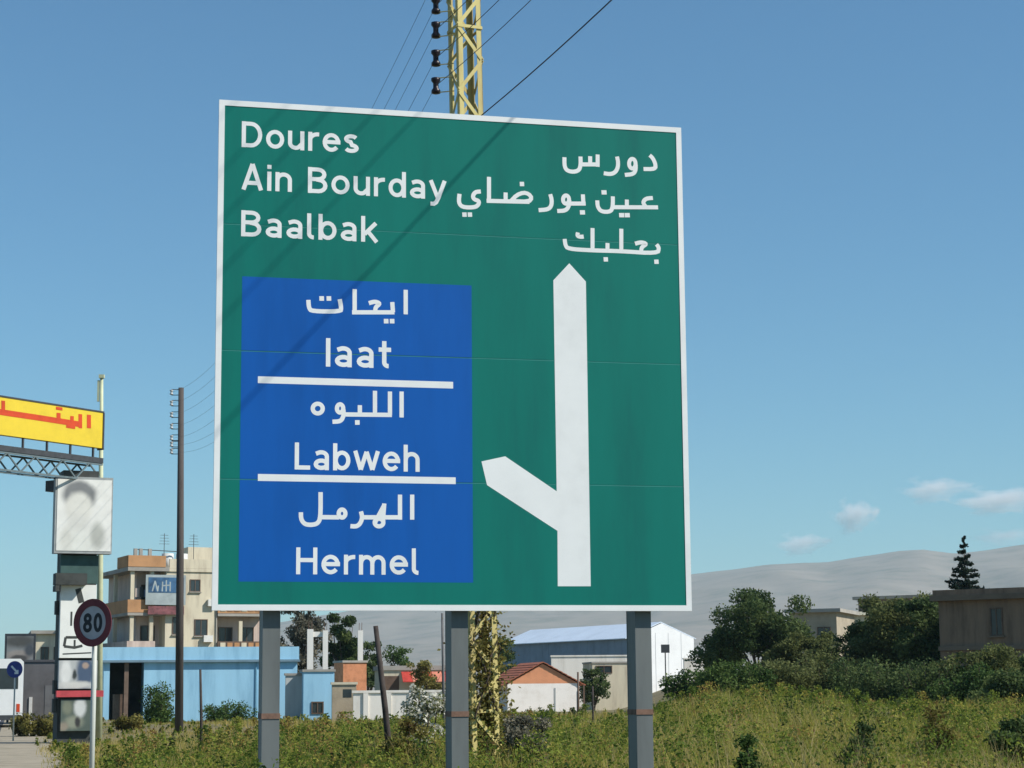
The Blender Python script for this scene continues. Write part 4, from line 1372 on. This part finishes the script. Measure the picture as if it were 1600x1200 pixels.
def grass(name, n, blades, d0, d1, h0, h1, wid, spread, stops, label, hfun=None):
    x, y = field_points(n, d0, d1)
    z = ground_np(x, y)
    pt = patch(x, y)
    hh = rng.uniform(h0, h1, len(x)) * (.65 + .6 * pt)
    if hfun is not None: hh = hh * hfun(x, y)
    N = len(x) * blades
    bx = np.repeat(x, blades) + rng.normal(scale=spread, size=N)
    by = np.repeat(y, blades) + rng.normal(scale=spread, size=N)
    bz = np.repeat(z, blades) - .03
    bh = np.repeat(hh, blades) * rng.uniform(.45, 1.1, N)
    a = rng.uniform(0, 2 * np.pi, N)
    le = rng.uniform(.1, .55, N) * bh
    w = wid * (.7 + np.repeat(y, blades) / 60.0) * rng.uniform(.6, 1.4, N)
    wa = rng.uniform(0, np.pi, N)
    wx, wy = np.cos(wa) * w, np.sin(wa) * w
    dx, dy = np.cos(a) * le, np.sin(a) * le
    B = np.stack([bx, by, bz], -1)
    wv = np.stack([wx, wy, np.zeros(N)], -1)
    mid = B + np.stack([dx * .35, dy * .35, bh * .6], -1)
    tip = B + np.stack([dx, dy, bh], -1)
    V = np.stack([B - wv, B + wv, mid + wv * .7, mid - wv * .7, tip + wv * .12, tip - wv * .12], 1).reshape(-1, 3)
    i = np.arange(N)[:, None] * 6
    Fq = np.concatenate([np.hstack([i, i + 1, i + 2, i + 3]), np.hstack([i + 3, i + 2, i + 4, i + 5])])
    tn = np.clip(np.repeat(pt * .75 + .28 * npsmooth(-2, -8, x), blades) + rng.normal(.10, .16, N), 0, 1)
    o = fastmesh(name, V, Fq, leafmat(name + '_leaf', stops, .45), np.repeat(tn, 6))
    return tag(o, label, 'grass', kind='stuff')

left_low = lambda x, y: (.35 + .65 * npsmooth(-9, 1, x + .08 * y)) * (1 - .38 * npsmooth(40, 85, y))
grass('field_grass', 46000, 6, 11, 110, .30, .62, .006, .10, [(0, (.075, .12, .016)), (.35, (.165, .215, .030)), (.65, (.29, .285, .048)), (1, (.45, .36, .12))], 'tall yellowish green grass and weeds covering the field', left_low)
grass('dry_grass', 8500, 5, 14, 105, .35, .85, .0042, .06, [(0, (.26, .20, .07)), (.5, (.38, .30, .12)), (1, (.48, .40, .19))], 'dry straw coloured stalks standing among the field weeds', left_low)

def weeds(name, cnt, n, h0, h1, fat, d0, d1, label, ls=.05):
    x, y = field_points(cnt, d0, d1)
    pt = patch(x * 1.3 + 5, y * 1.2)
    keep = rng.uniform(size=len(x)) < (.25 + .75 * pt)
    x, y, pt = x[keep], y[keep], pt[keep]
    z = ground_np(x, y)
    hh = rng.uniform(h0, h1, len(x)) * left_low(x, y)
    N = len(x) * n
    u = rng.uniform(0, 1, N)
    rad = np.repeat(hh, n) * fat * (1.05 - .6 * u ** 2)
    a = rng.uniform(0, 2 * np.pi, N)
    rr = np.sqrt(rng.uniform(0, 1, N)) * rad * (.7 + .3 * np.sin(a * 3 + np.repeat(x * 9, n)))
    P = np.stack([np.repeat(x, n) + np.cos(a) * rr, np.repeat(y, n) + np.sin(a) * rr, np.repeat(z, n) + u * np.repeat(hh, n)], -1)
    tn = np.clip(np.repeat(np.clip(rng.normal(.5, .27, len(x)), 0, .95), n) + rng.normal(0, .09, N), 0, 1)
    V, Fq, tt = leaf_cards(P, ls * (.7 + P[:, 1] / 55), tn, aspect=.5)
    o = fastmesh(name, V, Fq, leafmat('weed_leaf', [(0, (.026, .050, .014)), (.3, (.10, .155, .026)), (.65, (.23, .27, .045)), (.85, (.36, .30, .07)), (1, (.22, .13, .05))], .45), tt)
    tag(o, label, 'weeds', kind='stuff')
weeds('field_weeds', 9500, 30, .30, .85, .38, 12, 105, 'leafy olive green weeds growing among the field grass')
weeds('tall_weeds', 1000, 260, .45, 1.15, .55, 13, 100, 'taller bushy clumps of weeds dotted over the field', .045)

# ================================================================== CLOUDS
def cloud_mat():
    m = bpy.data.materials.new('cloud_vapour')
    m.use_nodes = True
    nt = m.node_tree
    N = nt.nodes
    N.remove(N['Principled BSDF'])
    pv = N.new('ShaderNodeVolumePrincipled')
    pv.inputs['Color'].default_value = (.98, .98, .98, 1)
    pv.inputs['Anisotropy'].default_value = .2
    tc = N.new('ShaderNodeTexCoord')
    ln = N.new('ShaderNodeVectorMath'); ln.operation = 'LENGTH'
    nt.links.new(tc.outputs['Object'], ln.inputs[0])
    nz = N.new('ShaderNodeTexNoise')
    nz.inputs['Scale'].default_value = 2.2
    nz.inputs['Detail'].default_value = 5
    nt.links.new(tc.outputs['Object'], nz.inputs['Vector'])
    a = N.new('ShaderNodeMath'); a.operation = 'MULTIPLY_ADD'       # noise*1.5 - length
    a.inputs[1].default_value = 2.1
    a.inputs[2].default_value = -.42
    nt.links.new(nz.outputs['Fac'], a.inputs[0])
    s = N.new('ShaderNodeMath'); s.operation = 'SUBTRACT'
    nt.links.new(a.outputs[0], s.inputs[0]); nt.links.new(ln.outputs['Value'], s.inputs[1])
    c = N.new('ShaderNodeMath'); c.operation = 'MULTIPLY'; c.use_clamp = True
    c.inputs[1].default_value = 1.4
    nt.links.new(s.outputs[0], c.inputs[0])
    d = N.new('ShaderNodeMath'); d.operation = 'MULTIPLY'
    oi = N.new('ShaderNodeObjectInfo')
    sep = N.new('ShaderNodeSeparateColor')
    nt.links.new(oi.outputs['Color'], sep.inputs[0])
    nt.links.new(c.outputs[0], d.inputs[0]); nt.links.new(sep.outputs[0], d.inputs[1])
    nt.links.new(d.outputs[0], pv.inputs['Density'])
    nt.links.new(pv.outputs[0], N['Material Output'].inputs['Volume'])
    return m
CM = cloud_mat()
def cloud(px, py, w, hgt, dens, label):
    D = 9500.0
    c = at(px, py, D)
    k = D / F
    me = bpy.data.meshes.new('cloud')
    import bmesh
    bm = bmesh.new()
    bmesh.ops.create_icosphere(bm, subdivisions=3, radius=1.0)
    bm.to_mesh(me); bm.free()
    me.materials.append(CM)
    o = bpy.data.objects.new('cloud', me)
    COL.objects.link(o)
    o.location = c
    o.rotation_euler = (0, 0, random.uniform(-.2, .2))
    o.scale = (w * k * .5, w * k * .4, hgt * k * .5)
    o.color = (dens, 1, 1, 1)
    tag(o, label, 'cloud', 'small clouds above the mountains')
cloud(1335, 805, 100, 74, .030, 'small compact white cloud left of centre among the few clouds')
cloud(1252, 849, 120, 48, .022, 'small flat faint cloud, lowest and leftmost of the few clouds')
cloud(1458, 764, 150, 56, .016, 'faint wispy cloud, highest of the few clouds')
cloud(1565, 780, 220, 56, .018, 'long flat cloud near the right picture edge')
cloud(1570, 838, 160, 40, .008, 'very faint thin cloud right of the fir top')

# ================================================================== HAZE
hz_m = bpy.data.materials.new('haze_air')
hz_m.use_nodes = True
nt = hz_m.node_tree
nt.nodes.remove(nt.nodes['Principled BSDF'])
pv = nt.nodes.new('ShaderNodeVolumePrincipled')
pv.inputs['Color'].default_value = (.56, .82, .92, 1)
pv.inputs['Density'].default_value = 8.5e-5
pv.inputs['Anisotropy'].default_value = 0.0
nt.links.new(pv.outputs[0], nt.nodes['Material Output'].inputs['Volume'])
hb_ = MB().box(-9500, 9500, -500, 9200, -8, 520).build('haze', hz_m)
tag(hb_, 'thin blue grey air over the plain and mountains', 'haze', kind='stuff')
